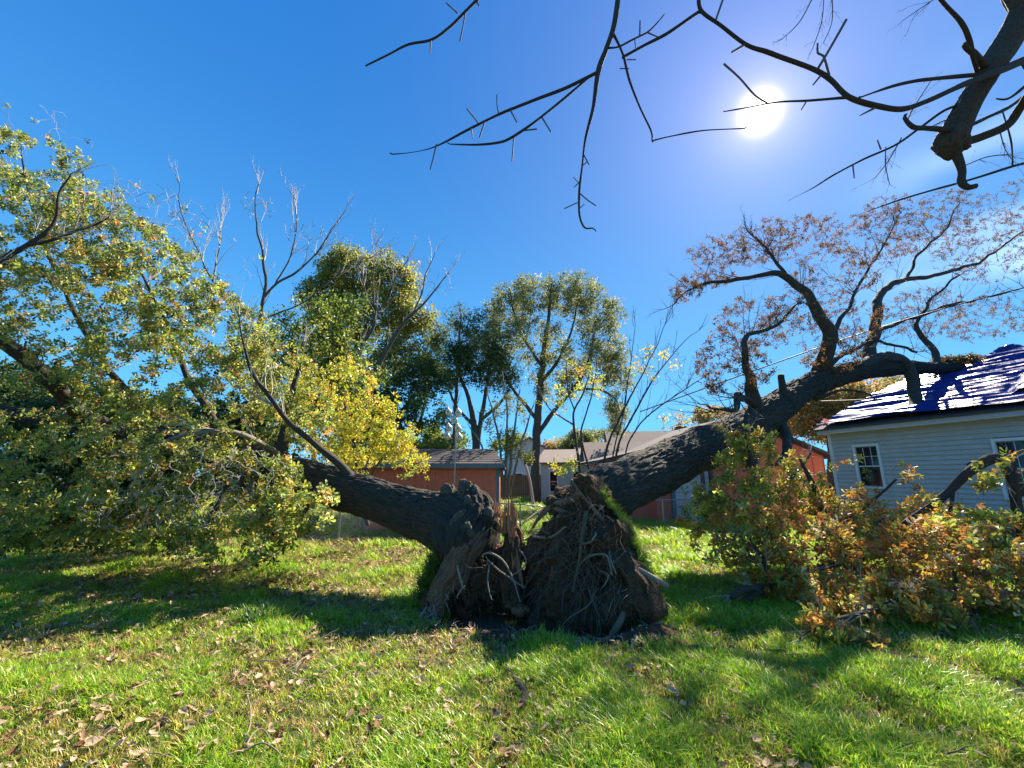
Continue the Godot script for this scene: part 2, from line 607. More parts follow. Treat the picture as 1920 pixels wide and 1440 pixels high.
func shapes() -> void:
	# a rosette of spoon-shaped leaves as at the end of a water oak twig
	var mb := Mb.new()
	M["one_leaf"] = []
	for k in 6:
		var b := Basis(Vector3.RIGHT, deg_to_rad(rng.randf_range(40, 85))).rotated(Vector3.UP, TAU * k / 6 + rng.randf_range(-0.4, 0.4))
		var tr := Transform3D(b, Vector3(0, -0.012 * k, 0))
		var ln := rng.randf_range(0.065, 0.095)
		var wd := ln * rng.randf_range(0.34, 0.46)
		var cu := rng.randf_range(0.0, 0.35)
		add_leaf(mb, tr, ln, wd, cu)
		var one := Mb.new()
		add_leaf(one, tr, ln, wd, cu)
		one.smooth()
		M["one_leaf"].append(one.mesh())
	mb.smooth()
	M["rosette"] = mb.mesh()
	mb = Mb.new()
	for k in 3:
		var b := Basis(Vector3.RIGHT, deg_to_rad(rng.randf_range(30, 85))).rotated(Vector3.UP, TAU * k / 3 + rng.randf_range(-0.5, 0.5))
		add_leaf(mb, Transform3D(b, Vector3(0, -0.02 * k, 0)), rng.randf_range(0.07, 0.1), rng.randf_range(0.03, 0.042), rng.randf_range(0.1, 0.6))
	mb.smooth()
	M["trio"] = mb.mesh()
	# a loose sprig for the far crowns
	mb = Mb.new()
	for k in 16:
		var at := in_ball() * 0.16
		var b := Basis.from_euler(Vector3(rng.randf() * TAU, rng.randf() * TAU, rng.randf() * TAU))
		var s := mb.v.size()
		var ln := rng.randf_range(0.06, 0.1)
		for q in [Vector3(0, 0, 0), Vector3(-0.38, 0.55, 0.1), Vector3(0, 1, 0), Vector3(0.38, 0.55, 0.1)]:
			mb.vert(at + b * (q * ln), Vector3.UP, Vector2(q.x, q.y))
		mb.i.append_array(PackedInt32Array([s, s + 1, s + 2, s, s + 2, s + 3]))
	mb.smooth()
	M["spray"] = mb.mesh()
	# tufts of grass
	for kind in 3:
		mb = Mb.new()
		for k in 8:
			var a := rng.randf() * TAU
			var root := Vector3(cos(a), 0, sin(a)) * rng.randf() * 0.04
			var lean := Vector3(cos(a + rng.randf_range(-1, 1)), 0, sin(a + rng.randf_range(-1, 1))) * rng.randf_range(0.2, 1.15)
			var h: float = rng.randf_range(0.045, 0.09) * [1.0, 0.75, 1.3][kind]
			var side := lean.cross(Vector3.UP).normalized() * rng.randf_range(0.0024, 0.0042)
			var s := mb.v.size()
			for q in [[0.0, 1.0], [0.4, 0.95], [0.75, 0.65], [1.0, 0.0]]:
				var u: float = q[0]
				var p: Vector3 = root + Vector3(0, h * (u - 0.28 * u * u * lean.length()), 0) + lean * h * u * u
				mb.vert(p - side * q[1], Vector3.UP, Vector2(0, u))
				mb.vert(p + side * q[1], Vector3.UP, Vector2(1, u))
			for q in 3:
				mb.i.append_array(PackedInt32Array([s + q * 2, s + q * 2 + 2, s + q * 2 + 1, s + q * 2 + 1, s + q * 2 + 2, s + q * 2 + 3]))
		mb.smooth()
		M["tuft_%d" % kind] = mb.mesh()
	# dry leaves on the ground: lobed ones and plain ones, curled in different ways
	M["dry"] = []
	for kind in 5:
		mb = Mb.new()
		var rings := 14
		var lob: float = [0.34, 0.22, 0.05, 0.28, 0.0][kind]
		var cx := rng.randf_range(0.4, 1.6)
		var cy := rng.randf_range(-1.2, 1.2)
		for a in rings + 1:
			var u := float(a) / rings
			var w := (0.3 * pow(sin(PI * pow(u, 0.8)), 0.8)) * (1.0 - lob + lob * cos(u * TAU * 3.0 + PI))
			w = maxf(w, 0.012)
			for e in [-1.0, -0.5, 0.0, 0.5, 1.0]:
				var x: float = e * w
				var y: float = u - 0.5
				var z := cx * x * x + cy * y * y * 0.5 + absf(x) * 0.25 + nz.get_noise_3d(x * 60, y * 60, kind * 50.0) * 0.06
				mb.vert(Vector3(x, z, y), Vector3.UP, Vector2(e, u))
		for a in rings:
			for e in 4:
				var q := a * 5 + e
				mb.i.append_array(PackedInt32Array([q, q + 5, q + 1, q + 1, q + 5, q + 6]))
		mb.smooth()
		M["dry"].append(mb.mesh())


# ---------- the ground ----------
func ground_height(x: float, z: float) -> float:
	var h := 0.035 * nb.get_noise_2d(x * 9.0, z * 9.0) + 0.012 * nz.get_noise_2d(x * 22.0, z * 22.0)
	var d := Vector2((x + 0.12) / 0.85, (z + 5.4) / 0.62).length()
	h -= 0.42 * (1.0 - smoothstep(0.35, 1.05, d))
	d = Vector2((x - 0.75) / 0.7, (z + 4.95) / 0.5).length()
	h -= 0.16 * (1.0 - smoothstep(0.3, 1.0, d))
	d = Vector2((x - 1.42) / 0.42, (z + 4.55) / 0.22).length()
	h += 0.1 * (1.0 - smoothstep(0.1, 1.0, d))
	return h


func bare(x: float, z: float) -> float:
	# 1 where the soil is torn open, 0 on the lawn
	var d := Vector2((x - 0.1) / 1.15, (z + 5.25) / 0.78).length() + 0.3 * nz.get_noise_2d(x * 20, z * 20)
	var e := Vector2((x - 1.2) / 0.75, (z + 4.6) / 0.3).length() + 0.3 * nz.get_noise_2d(x * 20, z * 20)
	return maxf(1.0 - smoothstep(0.75, 1.0, d), 1.0 - smoothstep(0.7, 1.0, e))


func _ready() -> void:
	rng.seed = 20240117
	nz.seed = 4
	nz.frequency = 0.25
	nz.fractal_octaves = 2
	nb.seed = 9
	nb.frequency = 0.05
	nb.fractal_octaves = 3
	# camera: an ultra-wide phone lens held at eye height, tipped up
	var cam := Camera3D.new()
	cam.name = "camera"
	cam.position = EYE
	cam.rotation_degrees = Vector3(12.5, 0, 0)
	cam.fov = 84.7
	cam.near = 0.05
	cam.far = 900.0
	add_child(cam)
	# sky, sun, exposure
	var sky := ProceduralSkyMaterial.new()
	sky.sky_top_color = L(0.0075, 0.0659, 0.2211).linear_to_srgb()
	sky.sky_horizon_color = L(0.0785, 0.2796, 0.4907).linear_to_srgb()
	sky.sky_curve = 0.27
	sky.ground_horizon_color = L(0.16, 0.2, 0.22).linear_to_srgb()
	sky.ground_bottom_color = L(0.08, 0.09, 0.05).linear_to_srgb()
	sky.sun_angle_max = 26.0
	sky.sun_curve = 0.0175
	sky.sky_cover = cloud_and_sun_veil()
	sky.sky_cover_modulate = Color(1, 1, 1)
	var env := Environment.new()
	env.background_mode = Environment.BG_SKY
	env.sky = Sky.new()
	env.sky.sky_material = sky
	env.tonemap_mode = Environment.TONE_MAPPER_LINEAR
	env.tonemap_exposure = 3.1
	env.sdfgi_enabled = true
	env.ssao_enabled = true
	env.ssil_enabled = true
	var we := WorldEnvironment.new()
	we.name = "world_environment"
	we.environment = env
	add_child(we)
	var sun := DirectionalLight3D.new()
	sun.name = "sun"
	sun.light_energy = 1.6
	sun.light_color = Color(1.0, 0.95, 0.87)
	sun.light_angular_distance = 0.5
	sun.shadow_enabled = true
	add_child(sun)
	sun.look_at_from_position(Vector3.ZERO, -Vector3(0.4432, 0.6377, -0.6300))
	materials()
	shapes()
	ground()
	house()
	orange_garage()
	shed()
	far_houses()
	fences()
	background_trees()
	right_oak()
	left_oak()
	overhead_tree()
	boughs()
	lawn()
	small_things()


func cloud_and_sun_veil() -> ImageTexture:
	# faint wisps low in the south-west, and a painted pinkish glow round the sun, part lens glare
	var w := 512
	var im := Image.create(w, w / 2, false, Image.FORMAT_RGBAF)
	var f := FastNoiseLite.new()
	f.seed = 3
	f.frequency = 2.2
	f.fractal_octaves = 5
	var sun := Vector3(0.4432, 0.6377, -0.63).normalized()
	for y in w / 2:
		for x in w:
			var up := (0.5 - (y + 0.5) / (w / 2)) * PI
			var a := (x + 0.5) / w * TAU
			# the panorama's left edge looks along -z, its columns run towards +x
			var d := Vector3(sin(a) * cos(up), sin(up), -cos(a) * cos(up))
			var c := 0.0
			if up > 0.02:
				var q := Vector3(d.x, d.y * 3.2, d.z)
				var band := exp(-pow((up - 0.42) / 0.2, 2.0)) * smoothstep(0.55, 0.8, d.x)
				c = clampf((f.get_noise_3dv(q) + 0.05) * 2.0, 0.0, 1.0) * band * 0.26
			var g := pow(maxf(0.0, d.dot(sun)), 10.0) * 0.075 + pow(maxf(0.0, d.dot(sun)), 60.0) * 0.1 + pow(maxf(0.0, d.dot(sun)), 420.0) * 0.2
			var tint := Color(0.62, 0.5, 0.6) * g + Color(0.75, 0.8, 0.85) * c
			im.set_pixel(x, y, Color(tint.r, tint.g, tint.b, 1.0))
	return ImageTexture.create_from_image(im)


func ground() -> void:
	var xs := PackedFloat32Array()
	var zs := PackedFloat32Array()
	var x := -13.0
	while x < 13.0:
		xs.append(x)
		x += 0.07 if absf(x) < 2.6 else 0.14
	for e in [14.0, 16.0, 20.0, 28.0, 45.0, 80.0, 160.0, 400.0]:
		xs.append(e)
		xs.insert(0, -e)
	var z := 6.0
	while z > -14.0:
		zs.append(z)
		z -= 0.07 if z < -4.0 and z > -6.6 else (0.5 if z > -1.5 else 0.14)
	for e in [15.0, 17.0, 20.0, 26.0, 40.0, 80.0, 200.0, 500.0]:
		zs.append(-e)
	var mb := Mb.new()
	for b in zs:
		for a in xs:
			mb.vert(Vector3(a, ground_height(a, b), b), Vector3.UP, Vector2(a, b))
	var k := xs.size()
	for b in zs.size() - 1:
		for a in k - 1:
			var q := b * k + a
			mb.i.append_array(PackedInt32Array([q, q + k, q + 1, q + 1, q + k, q + k + 1]))
	mb.smooth()
	var o := put("ground", mb.mesh(), M["earth"])
	tag(o, "", "", "", "structure")
	# bare soil of the torn hole, laid over the lawn's earth
	mb = Mb.new()
	var at := {}
	for b in 60:
		for a in 90:
			var p := Vector2(-1.6 + a * 0.045, -6.6 + b * 0.045)
			if bare(p.x, p.y) > 0.1:
				at[Vector2i(a, b)] = mb.vert(Vector3(p.x, ground_height(p.x, p.y) + 0.004 + 0.05 * maxf(0, nz.get_noise_2d(p.x * 26, p.y * 26)) * bare(p.x, p.y), p.y), Vector3.UP, p)
	for key in at:
		var q: Vector2i = key
		if at.has(q + Vector2i(1, 0)) and at.has(q + Vector2i(0, 1)) and at.has(q + Vector2i(1, 1)):
			mb.i.append_array(PackedInt32Array([at[q], at[q + Vector2i(1, 0)], at[q + Vector2i(0, 1)], at[q + Vector2i(1, 0)], at[q + Vector2i(1, 1)], at[q + Vector2i(0, 1)]]))
	mb.smooth()
	tag(put("bare_soil", mb.mesh(), M["soil"]), "", "", "", "structure")
	mb = Mb.new()
	mb.quad(Vector3(-1.1, -0.13, -4.7), Vector3(-1.1, -0.13, -6.1), Vector3(0.8, -0.13, -6.1), Vector3(0.8, -0.13, -4.7))
	tag(put("pit_water", mb.mesh(), M["water"]), "", "", "", "structure")


func lawn() -> void:
	var at := [[], [], []]
	var tint := [[], [], []]
	var bands := [[2.3, 4.2, 1500.0, 1.0], [4.2, 6.5, 850.0, 1.15], [6.5, 10.0, 420.0, 1.4], [10.0, 16.0, 150.0, 2.0], [16.0, 30.0, 30.0, 3.0]]
	var lush := [L(0.185, 0.392, 0.025), 4, L(0.314, 0.499, 0.029), 5, L(0.479, 0.589, 0.044), 3, L(0.607, 0.517, 0.111), 1]
	var dry := [L(0.296, 0.356, 0.046), 3, L(0.494, 0.416, 0.091), 3, L(0.625, 0.446, 0.182), 2, L(0.198, 0.297, 0.039), 2]
	for b in bands:
		var area: float = 1.25 * (b[1] * b[1] - b[0] * b[0])
		var count := int(area * b[2])
		for k in count:
			var z := -sqrt(rng.randf_range(b[0] * b[0], b[1] * b[1]))
			var x := rng.randf_range(1.27, -1.27) * -z
			if x > 10.3 + (z + 13.5) * 0.311 - 0.1 and z < -8:
				continue
			var bald := bare(x, z)
			if rng.randf() < bald * 1.4:
				continue
			var patch := nb.get_noise_2d(x * 14, z * 14) + 0.26 * clampf((x + 0.6) / 2.5, -0.5, 1.0)
			if z < -8.0 and rng.randf() < 0.25 + 0.3 * nb.get_noise_2d(x * 8 + 300, z * 8):
				continue
			if patch < -0.12 and rng.randf() < 0.45:
				continue
			var kind := 2 if patch > 0.22 and rng.randf() < 0.7 else (1 if rng.randf() < 0.4 else 0)
			var s: float = b[3] * rng.randf_range(0.75, 1.2) * (0.8 + 0.45 * clampf(patch + 0.3, 0, 1))
			var y := Vector3(rng.randf_range(-0.15, 0.15), 1, rng.randf_range(-0.15, 0.15))
			at[kind].append(turned(y, rng.randf() * TAU, s, Vector3(x, ground_height(x, z) - 0.004, z)))
			tint[kind].append(pick(lush if rng.randf() < 0.62 + patch else dry))
	for kind in 3:
		tag(scatter(["lawn_grass", "short_grass", "long_grass"][kind], M["tuft_%d" % kind], M["grass"], at[kind], tint[kind]), ["mixed green and straw coloured grass blades all over the lawn", "short lawn grass between the taller tufts", "long fresh green grass in the lush patches of the lawn"][kind], "grass", "", "stuff")
	# leaf litter: the nearest leaves one by one, the rest as a mass
	var kinds := ["pale tan dry oak leaf lying on the sunlit lawn in front", "brown curled dry oak leaf lying on the lawn in front", "dark russet dry leaf lying in the lawn grass in front"]
	var cols := [L(0.42, 0.3, 0.19), L(0.22, 0.12, 0.06), L(0.11, 0.05, 0.025)]
	var solid := []
	for k in 3:
		var m := leaf_mat("dry_%d" % k, 0.35, 0.7, 0.3)
		m.vertex_color_use_as_albedo = false
		m.albedo_color = cols[k].linear_to_srgb()
		m.backlight = (cols[k] / cols[k].r * 0.35).linear_to_srgb()
		solid.append(m)
	var rest := [[], [], [], [], []]
	var rest_tint := [[], [], [], [], []]
	var ones := 0
	for k in 28000:
		var z := -sqrt(rng.randf_range(5.3, 190.0)) if k > 900 else -sqrt(rng.randf_range(5.3, 24.0))
		var x := rng.randf_range(1.27, -1.27) * -z
		var thick := nb.get_noise_2d(x * 10 + 70, z * 10) - 0.13 * clampf(x + 0.3, -2.2, 3.0)
		if z > -5 and thick < -0.05 and rng.randf() < 0.5:
			continue
		if z < -5 and thick < 0.0 and rng.randf() < 0.55 or x > 9.5 and z < -9:
			continue
		var kind := rng.randi_range(0, 4)
		var s := rng.randf_range(0.04, 0.088) * (1.25 if z < -6 else 1.0)
		var tr := Transform3D(Basis.from_euler(Vector3(rng.randf_range(-0.5, 0.5), rng.randf() * TAU, rng.randf_range(-0.5, 0.5))).scaled(Vector3(s, s, s)), Vector3(x, ground_height(x, z) + rng.randf_range(0.016, 0.055), z))
		var hue := rng.randf()
		var c := 0 if hue < 0.55 else (1 if hue < 0.85 else 2)
		if z > -4.6 and ones < 260 and bare(x, z) < 0.3:
			ones += 1
			var o := put("fallen_leaf", M["dry"][kind], solid[c])
			o.transform = tr
			tag(o, kinds[c], "fallen leaf", ["pale fallen leaves on the front lawn", "brown fallen leaves on the front lawn", "russet fallen leaves on the front lawn"][c])
		else:
			rest[kind].append(tr)
			var v := rng.randf_range(0.7, 1.3)
			rest_tint[kind].append(cols[c] * v)
	for kind in 5:
		tag(scatter("leaf_litter", M["dry"][kind], M["dry_leaf"], rest[kind], rest_tint[kind]), ["deeply lobed dry leaves strewn over the lawn", "lobed dry leaves strewn over the lawn", "nearly plain oval dry leaves strewn over the lawn", "three lobed dry leaves strewn over the lawn", "plain oval dry leaves strewn over the lawn"][kind], "leaf litter", "", "stuff")
	# snapped twigs and bark chips
	var bits := []
	var bit_tint := []
	var mb := Mb.new()
	mb.tube(PackedVector3Array([Vector3(-0.5, 0, 0), Vector3(-0.1, 0.03, 0.04), Vector3(0.2, 0.02, -0.02), Vector3(0.5, 0.06, 0.06)]), PackedFloat32Array([0.022, 0.02, 0.016, 0.008]), 5)
	mb.tube(PackedVector3Array([Vector3(0.0, 0.02, 0.02), Vector3(0.2, 0.05, 0.16), Vector3(0.3, 0.06, 0.3)]), PackedFloat32Array([0.014, 0.01, 0.006]), 4)
	for k in 900:
		var z := -sqrt(rng.randf_range(5.5, 80.0))
		var x := rng.randf_range(1.27, -1.27) * -z
		if rng.randf() < 0.5:
			x = rng.randf_range(-2.6, 3.0)
			z = rng.randf_range(-3.6, -7.0)
		var sz := rng.randf_range(0.06, 0.26)
		bits.append(Transform3D(Basis.from_euler(Vector3(rng.randf_range(-0.3, 0.3), rng.randf() * TAU, rng.randf_range(-0.25, 0.25))).scaled(Vector3(sz, sz, sz)), Vector3(x, ground_height(x, z) + rng.randf_range(0.02, 0.06), z)))
		bit_tint.append(L(0.22, 0.18, 0.14) * rng.randf_range(0.5, 1.5))
	tag(scatter("twig_litter", mb.mesh(), M["dry_leaf"], bits, bit_tint), "small snapped grey twigs strewn over the lawn", "twigs", "", "stuff")


# ---------- buildings ----------
func prism(mb: Mb, q: Array, d: Vector3) -> void:
	# a flat outline pushed along d
	var k := q.size()
	var nn: Vector3 = (q[1] - q[0]).cross(q[2] - q[0])
	var flip := nn.dot(d) < 0
	for e in 2:
		var off := d * e
		var out := d.normalized() * (1.0 if e == 1 else -1.0)
		var s := mb.v.size()
		for p in q:
			mb.vert(p + off, out, Vector2(p.x + p.z, p.y))
		for a in range(1, k - 1):
			if (e == 1) == flip:
				mb.tri(s, s + a, s + a + 1)
			else:
				mb.tri(s, s + a + 1, s + a)
	for a in k:
		var p0: Vector3 = q[a]
		var p1: Vector3 = q[(a + 1) % k]
		if flip:
			mb.quad(p0, p0 + d, p1 + d, p1)
		else:
			mb.quad(p1, p1 + d, p0 + d, p0)


func slab(called: String, parent: Node, q: Array, d: Vector3, m: String) -> MeshInstance3D:
	var mb := Mb.new()
	prism(mb, q, d)
	return put(called, mb.mesh(), M[m], parent, false)


func window(parent: Node, x0: float, x1: float, y0: float, y1: float, across: int, low_across: int) -> void:
	# double hung: frame, two sashes with panes between bars
	var w := Node3D.new()
	w.name = numbered(parent, "window")
	parent.add_child(w, true)
	w.position = Vector3((x0 + x1) / 2, y0, 0.0)
	var wd := x1 - x0
	var h := y1 - y0
	for s in [-1.0, 1.0]:
		box("frame", w, Vector3(s * (wd / 2 + 0.03), h / 2, 0.03), Vector3(0.07, h + 0.16, 0.07), M["white_trim"])
	box("frame", w, Vector3(0, h + 0.04, 0.032), Vector3(wd - 0.012, 0.075, 0.066), M["white_trim"])
	box("sill", w, Vector3(0, -0.045, 0.045), Vector3(wd - 0.012, 0.06, 0.1), M["white_trim"])
	box("meeting_rail", w, Vector3(0, h * 0.5, 0.015), Vector3(wd - 0.012, 0.035, 0.04), M["white_trim"])
	for half in 2:
		var n: int = [low_across, across][half]
		var y := h * (0.25 + 0.5 * half)
		box("pane", w, Vector3(0, y, 0.0), Vector3(wd - 0.01, h * 0.5 - 0.04, 0.008), M["dark_glass"])
		for k in range(1, n):
			box("glazing_bar", w, Vector3(-wd / 2 + wd * k / n, y, 0.009), Vector3(0.014, h * 0.5 - 0.045, 0.012), M["white_trim"])
		if n > 1:
			box("glazing_bar", w, Vector3(0, y, 0.011), Vector3(wd - 0.02, 0.014, 0.012), M["white_trim"])


func house() -> void:
	var h := thing("white_house", Vector3(10.25, 0, -13.5), "white clapboard house with a storm damaged roof, behind the fallen boughs", "house")
	# local axes: x along the wall towards the camera, y up, z out of the wall
	h.basis = Basis(Vector3(0.297, 0, 0.955), Vector3.UP, Vector3(-0.955, 0, 0.297))
	var s0 := -0.1
	var s1 := 9.0
	var eave := 2.88
	box("wall", h, Vector3((s0 + s1) / 2, 1.65, -0.09), Vector3(s1 - s0, 2.46, 0.12), M["siding"])
	box("wall", h, Vector3(s0 + 0.05, 1.65, -3.2), Vector3(0.1, 2.44, 6.0), M["siding"])
	box("foundation", h, Vector3((s0 + s1) / 2, 0.2, -0.1), Vector3(s1 - s0 - 0.05, 0.44, 0.18), M["brick_base"])
	var wins := [[0.62, 1.22, 1.3, 2.44, 3, 1], [3.72, 4.62, 1.12, 2.36, 3, 3], [6.4, 7.3, 1.12, 2.36, 3, 3]]
	var step := 0.118
	var row := 0
	var y := 0.46
	while y < eave - 0.02:
		var cuts := [s0]
		for w in wins:
			if y + step > w[2] - 0.06 and y < w[3] + 0.07:
				cuts.append(w[0] - 0.02)
				cuts.append(w[1] + 0.02)
		cuts.append(s1)
		for k in range(0, cuts.size(), 2):
			var a: float = cuts[k]
			var b: float = cuts[k + 1]
			# a lap board: its foot stands proud of the one below
			slab("siding_board", h, [Vector3(a, y, -0.029), Vector3(a, y, 0.022), Vector3(a, y + step + 0.012, -0.016), Vector3(a, y + step + 0.012, -0.029)], Vector3(b - a, 0, 0), "siding")
		y += step
		row += 1
	for w in wins:
		window(h, w[0], w[1], w[2], w[3], w[4], w[5])
	box("corner_board", h, Vector3(s0 - 0.02, 1.66, 0.0), Vector3(0.1, 2.42, 0.05), M["white_trim"])
	# eaves
	box("soffit", h, Vector3((s0 + s1) / 2, eave + 0.02, 0.16), Vector3(s1 - s0 + 0.3, 0.03, 0.36), M["white_trim"])
	box("fascia", h, Vector3((s0 + s1) / 2, eave + 0.09, 0.34), Vector3(s1 - s0 + 0.3, 0.13, 0.025), M["lilac_wall"])
	var rise := tan(deg_to_rad(21.5))
	var deep := 6.2
	var r0 := Vector3(s0 - 0.2, eave + 0.12, 0.4)
	slab("roof", h, [r0, r0 + Vector3(0, deep * rise, -deep), r0 + Vector3(0, deep * rise + 0.05, -deep), r0 + Vector3(0, 0.05, 0)], Vector3(s1 - s0 + 0.4, 0, 0), "shingle")
	var r1 := r0 + Vector3(0, deep * rise, -deep)
	slab("roof", h, [r1 + Vector3(0, 0, -0.002), r1 + Vector3(0, -deep * rise, -deep), r1 + Vector3(0, -deep * rise + 0.05, -deep), r1 + Vector3(0, 0.05, -0.002)], Vector3(s1 - s0 + 0.4, 0, 0), "shingle")
	# cross gable with a louvred vent
	var gz := -2.3
	var gx0 := 4.3
	var gx1 := 9.4
	var gy := eave + 0.12 + (0.4 - gz) * rise + 0.02
	var apex := Vector3((gx0 + gx1) / 2, gy + 1.45, gz)
	slab("gable_wall", h, [Vector3(gx0, gy, gz), Vector3(gx1, gy, gz), apex], Vector3(0, 0, -0.1), "siding")
	for k in 9:
		var yy := gy + 0.08 + k * 0.14
		var f := 1.0 - (yy - gy + 0.1) / 1.45
		if f > 0.08:
			slab("gable_slat", h, [Vector3(apex.x - f * 2.35, yy, gz + 0.004), Vector3(apex.x - f * 2.35, yy, gz + 0.05), Vector3(apex.x - f * 2.35, yy + 0.1, gz + 0.012), Vector3(apex.x - f * 2.35, yy + 0.1, gz + 0.004)], Vector3(f * 4.7, 0, 0), "shingle")
	for s in [-1.0, 1.0]:
		var foot := Vector3(gx0 if s < 0 else gx1, gy, gz) + Vector3(s * 0.35, -0.2, 0)
		slab("rake_board", h, [foot + Vector3(0, 0.02, 0.12), apex + Vector3(0, 0.02, 0.12), apex + Vector3(0, 0.2, 0.12), foot + Vector3(0, 0.2, 0.12)], Vector3(0, 0, 0.03), "lilac_wall")
		slab("gable_roof", h, [foot + Vector3(0, 0.2, 0.2), apex + Vector3(0, 0.2, 0.2), apex + Vector3(0, 0.25, 0.2), foot + Vector3(0, 0.25, 0.2)], Vector3(0, 0, -3.4), "shingle")
	# wall lamp beside the second window
	var lamp := Node3D.new()
	lamp.name = "wall_lamp"
	h.add_child(lamp, true)
	lamp.position = Vector3(3.22, 1.84, 0.0)
	box("back_plate", lamp, Vector3(0, 0, 0.02), Vector3(0.08, 0.14, 0.03), M["wire"])
	box("lamp_shade", lamp, Vector3(0, -0.01, 0.085), Vector3(0.1, 0.12, 0.09), M["wire"], Vector3(0.35, 0, 0))
	# the tarpaulin, laid over the roof with folds that run up the slope
	var tp := thing("blue_tarpaulin", h.position, "glossy blue tarpaulin spread over the roof of the white house", "tarpaulin")
	tp.basis = h.basis
	var mb := Mb.new()
	var nx := 170
	var ny := 150
	for b in ny + 1:
		for a in nx + 1:
			var u := float(a) / nx
			var w := float(b) / ny
			var x := s0 - 0.1 + u * (s1 - s0 - 0.1)
			var dd := 0.02 + w * (deep - 0.3) * (1.0 - 0.04 * sin(u * 9.0))
			var fold := 0.13 + nb.get_noise_2d(x * 3.0 + dd * 5.0, dd * 46.0) * 0.16 + nb.get_noise_2d(x * 9.0 + 90.0, dd * 110.0) * 0.03 + absf(nz.get_noise_2d(x * 2.0 + dd * 2.0, dd * 3.0)) * 0.03
			mb.vert(Vector3(x, eave + 0.185 + dd * rise + fold, 0.4 - dd), Vector3.UP, Vector2(x, dd))
	for b in ny:
		for a in nx:
			var q := b * (nx + 1) + a
			mb.i.append_array(PackedInt32Array([q, q + nx + 1, q + 1, q + 1, q + nx + 1, q + nx + 2]))
	mb.smooth()
	put("sheet", mb.mesh(), M["tarp"], tp, false)
	# a rumpled fold against the gable
	mb = Mb.new()
	for b in 25:
		for a in 41:
			var x := gx0 - 0.9 + a * 0.1
			var dd := b * 0.1
			var lift := 0.25 * exp(-pow((x - gx0 - 0.1 + dd * 0.25) / 0.35, 2.0)) + 0.06 * absf(nz.get_noise_2d(x * 8, dd * 8))
			mb.vert(Vector3(x, eave + 0.22 + (dd + 0.45) * rise + lift, -0.05 - dd), Vector3.UP, Vector2(x, dd))
	for b in 24:
		for a in 40:
			var q := b * 41 + a
			mb.i.append_array(PackedInt32Array([q, q + 41, q + 1, q + 1, q + 41, q + 42]))
	mb.smooth()
	put("fold", mb.mesh(), M["tarp"], tp, false)
	# the heap of tarpaulin left on the ridge
	mb = Mb.new()
	lump(mb, Vector3(16.70, 5.52, -13.60), Vector3(0.42, 0.36, 0.4), 0.35, 18)
	lump(mb, Vector3(16.82, 5.39, -13.40), Vector3(0.4, 0.42, 0.4), 0.3, 18)
	var heap := put("tarpaulin_heap", mb.mesh(), M["tarp"])
	tag(heap, "crumpled dark heap of tarpaulin high on the white house's roof", "tarpaulin")


func lump(mb: Mb, c: Vector3, r: Vector3, rough: float, k: int) -> void:
	var first := mb.v.size()
	for b in k + 1:
		for a in k * 2:
			var g := TAU * a / (k * 2)
			var e := PI * b / k - PI / 2
			var d := Vector3(cos(g) * cos(e), sin(e), sin(g) * cos(e))
			var q := (c + d * r) * 8.0
			var f := 1.0 + rough * (nz.get_noise_3d(q.x, q.y, q.z) + 0.6 * nz.get_noise_3d(q.x * 2.7, q.y * 2.7, q.z * 2.7) - 0.5 * absf(nz.get_noise_3d(q.x * 6.1, q.y * 6.1, q.z * 6.1)))
			mb.vert(c + d * r * f, d, Vector2(float(a) / k, float(b) / k))
	for b in k:
		for a in k * 2:
			var q := first + b * k * 2 + a
			var q2 := first + b * k * 2 + (a + 1) % (k * 2)
			mb.i.append_array(PackedInt32Array([q, q + k * 2, q2, q2, q + k * 2, q2 + k * 2]))
	mb.smooth(first)


func gabled(called: String, at: Vector3, turn: float, w: float, d: float, hgt: float, rise: float, wall: String, roof: String, label: String, category: String, along := true, over := 0.3) -> Node3D:
	# a plain building: its front faces local +z, the ridge runs along x (along) or along z
	var o := thing(called, at, label, category)
	o.rotation.y = turn
	box("wall", o, Vector3(0, hgt / 2, -0.06), Vector3(w, hgt, 0.12), M[wall])
	box("wall", o, Vector3(0, hgt / 2, -d + 0.06), Vector3(w, hgt, 0.12), M[wall])
	for s in [-1.0, 1.0]:
		box("wall", o, Vector3(s * (w / 2 - 0.06), hgt / 2, -d / 2), Vector3(0.116, hgt - 0.006, d - 0.25), M[wall])
	if along:
		for s in [-1.0, 1.0]:
			slab("gable", o, [Vector3(s * (w / 2 - 0.003), hgt, -0.03), Vector3(s * (w / 2 - 0.003), hgt, -d + 0.03), Vector3(s * (w / 2 - 0.003), hgt + rise - 0.03, -d / 2)], Vector3(-s * 0.1, 0, 0), wall)
		var drop := rise / (d / 2) * over
		for s in 2:
			var z0 := over if s == 0 else -d - over
			var f := Vector3(-w / 2 - over, hgt - drop, z0)
			var r := Vector3(-w / 2 - over, hgt + rise, -d / 2 + (0.001 if s == 0 else -0.001))
			slab("roof", o, [f, r, r + Vector3(0, 0.1, 0), f + Vector3(0, 0.1, 0)], Vector3(w + over * 2, 0, 0), roof)
	else:
		for z in [-0.03, -d + 0.13]:
			slab("gable", o, [Vector3(-w / 2 + 0.03, hgt, z), Vector3(w / 2 - 0.03, hgt, z), Vector3(0, hgt + rise - 0.03, z)], Vector3(0, 0, -0.1), wall)
		var drop := rise / (w / 2) * over
		for s in [-1.0, 1.0]:
			var f := Vector3(s * (w / 2 + over), hgt - drop, over)
			var r := Vector3(s * 0.001, hgt + rise, over)
			slab("roof", o, [f, r, r + Vector3(0, 0.1, 0), f + Vector3(0, 0.1, 0)], Vector3(0, 0, -d - over * 2), roof)
	return o


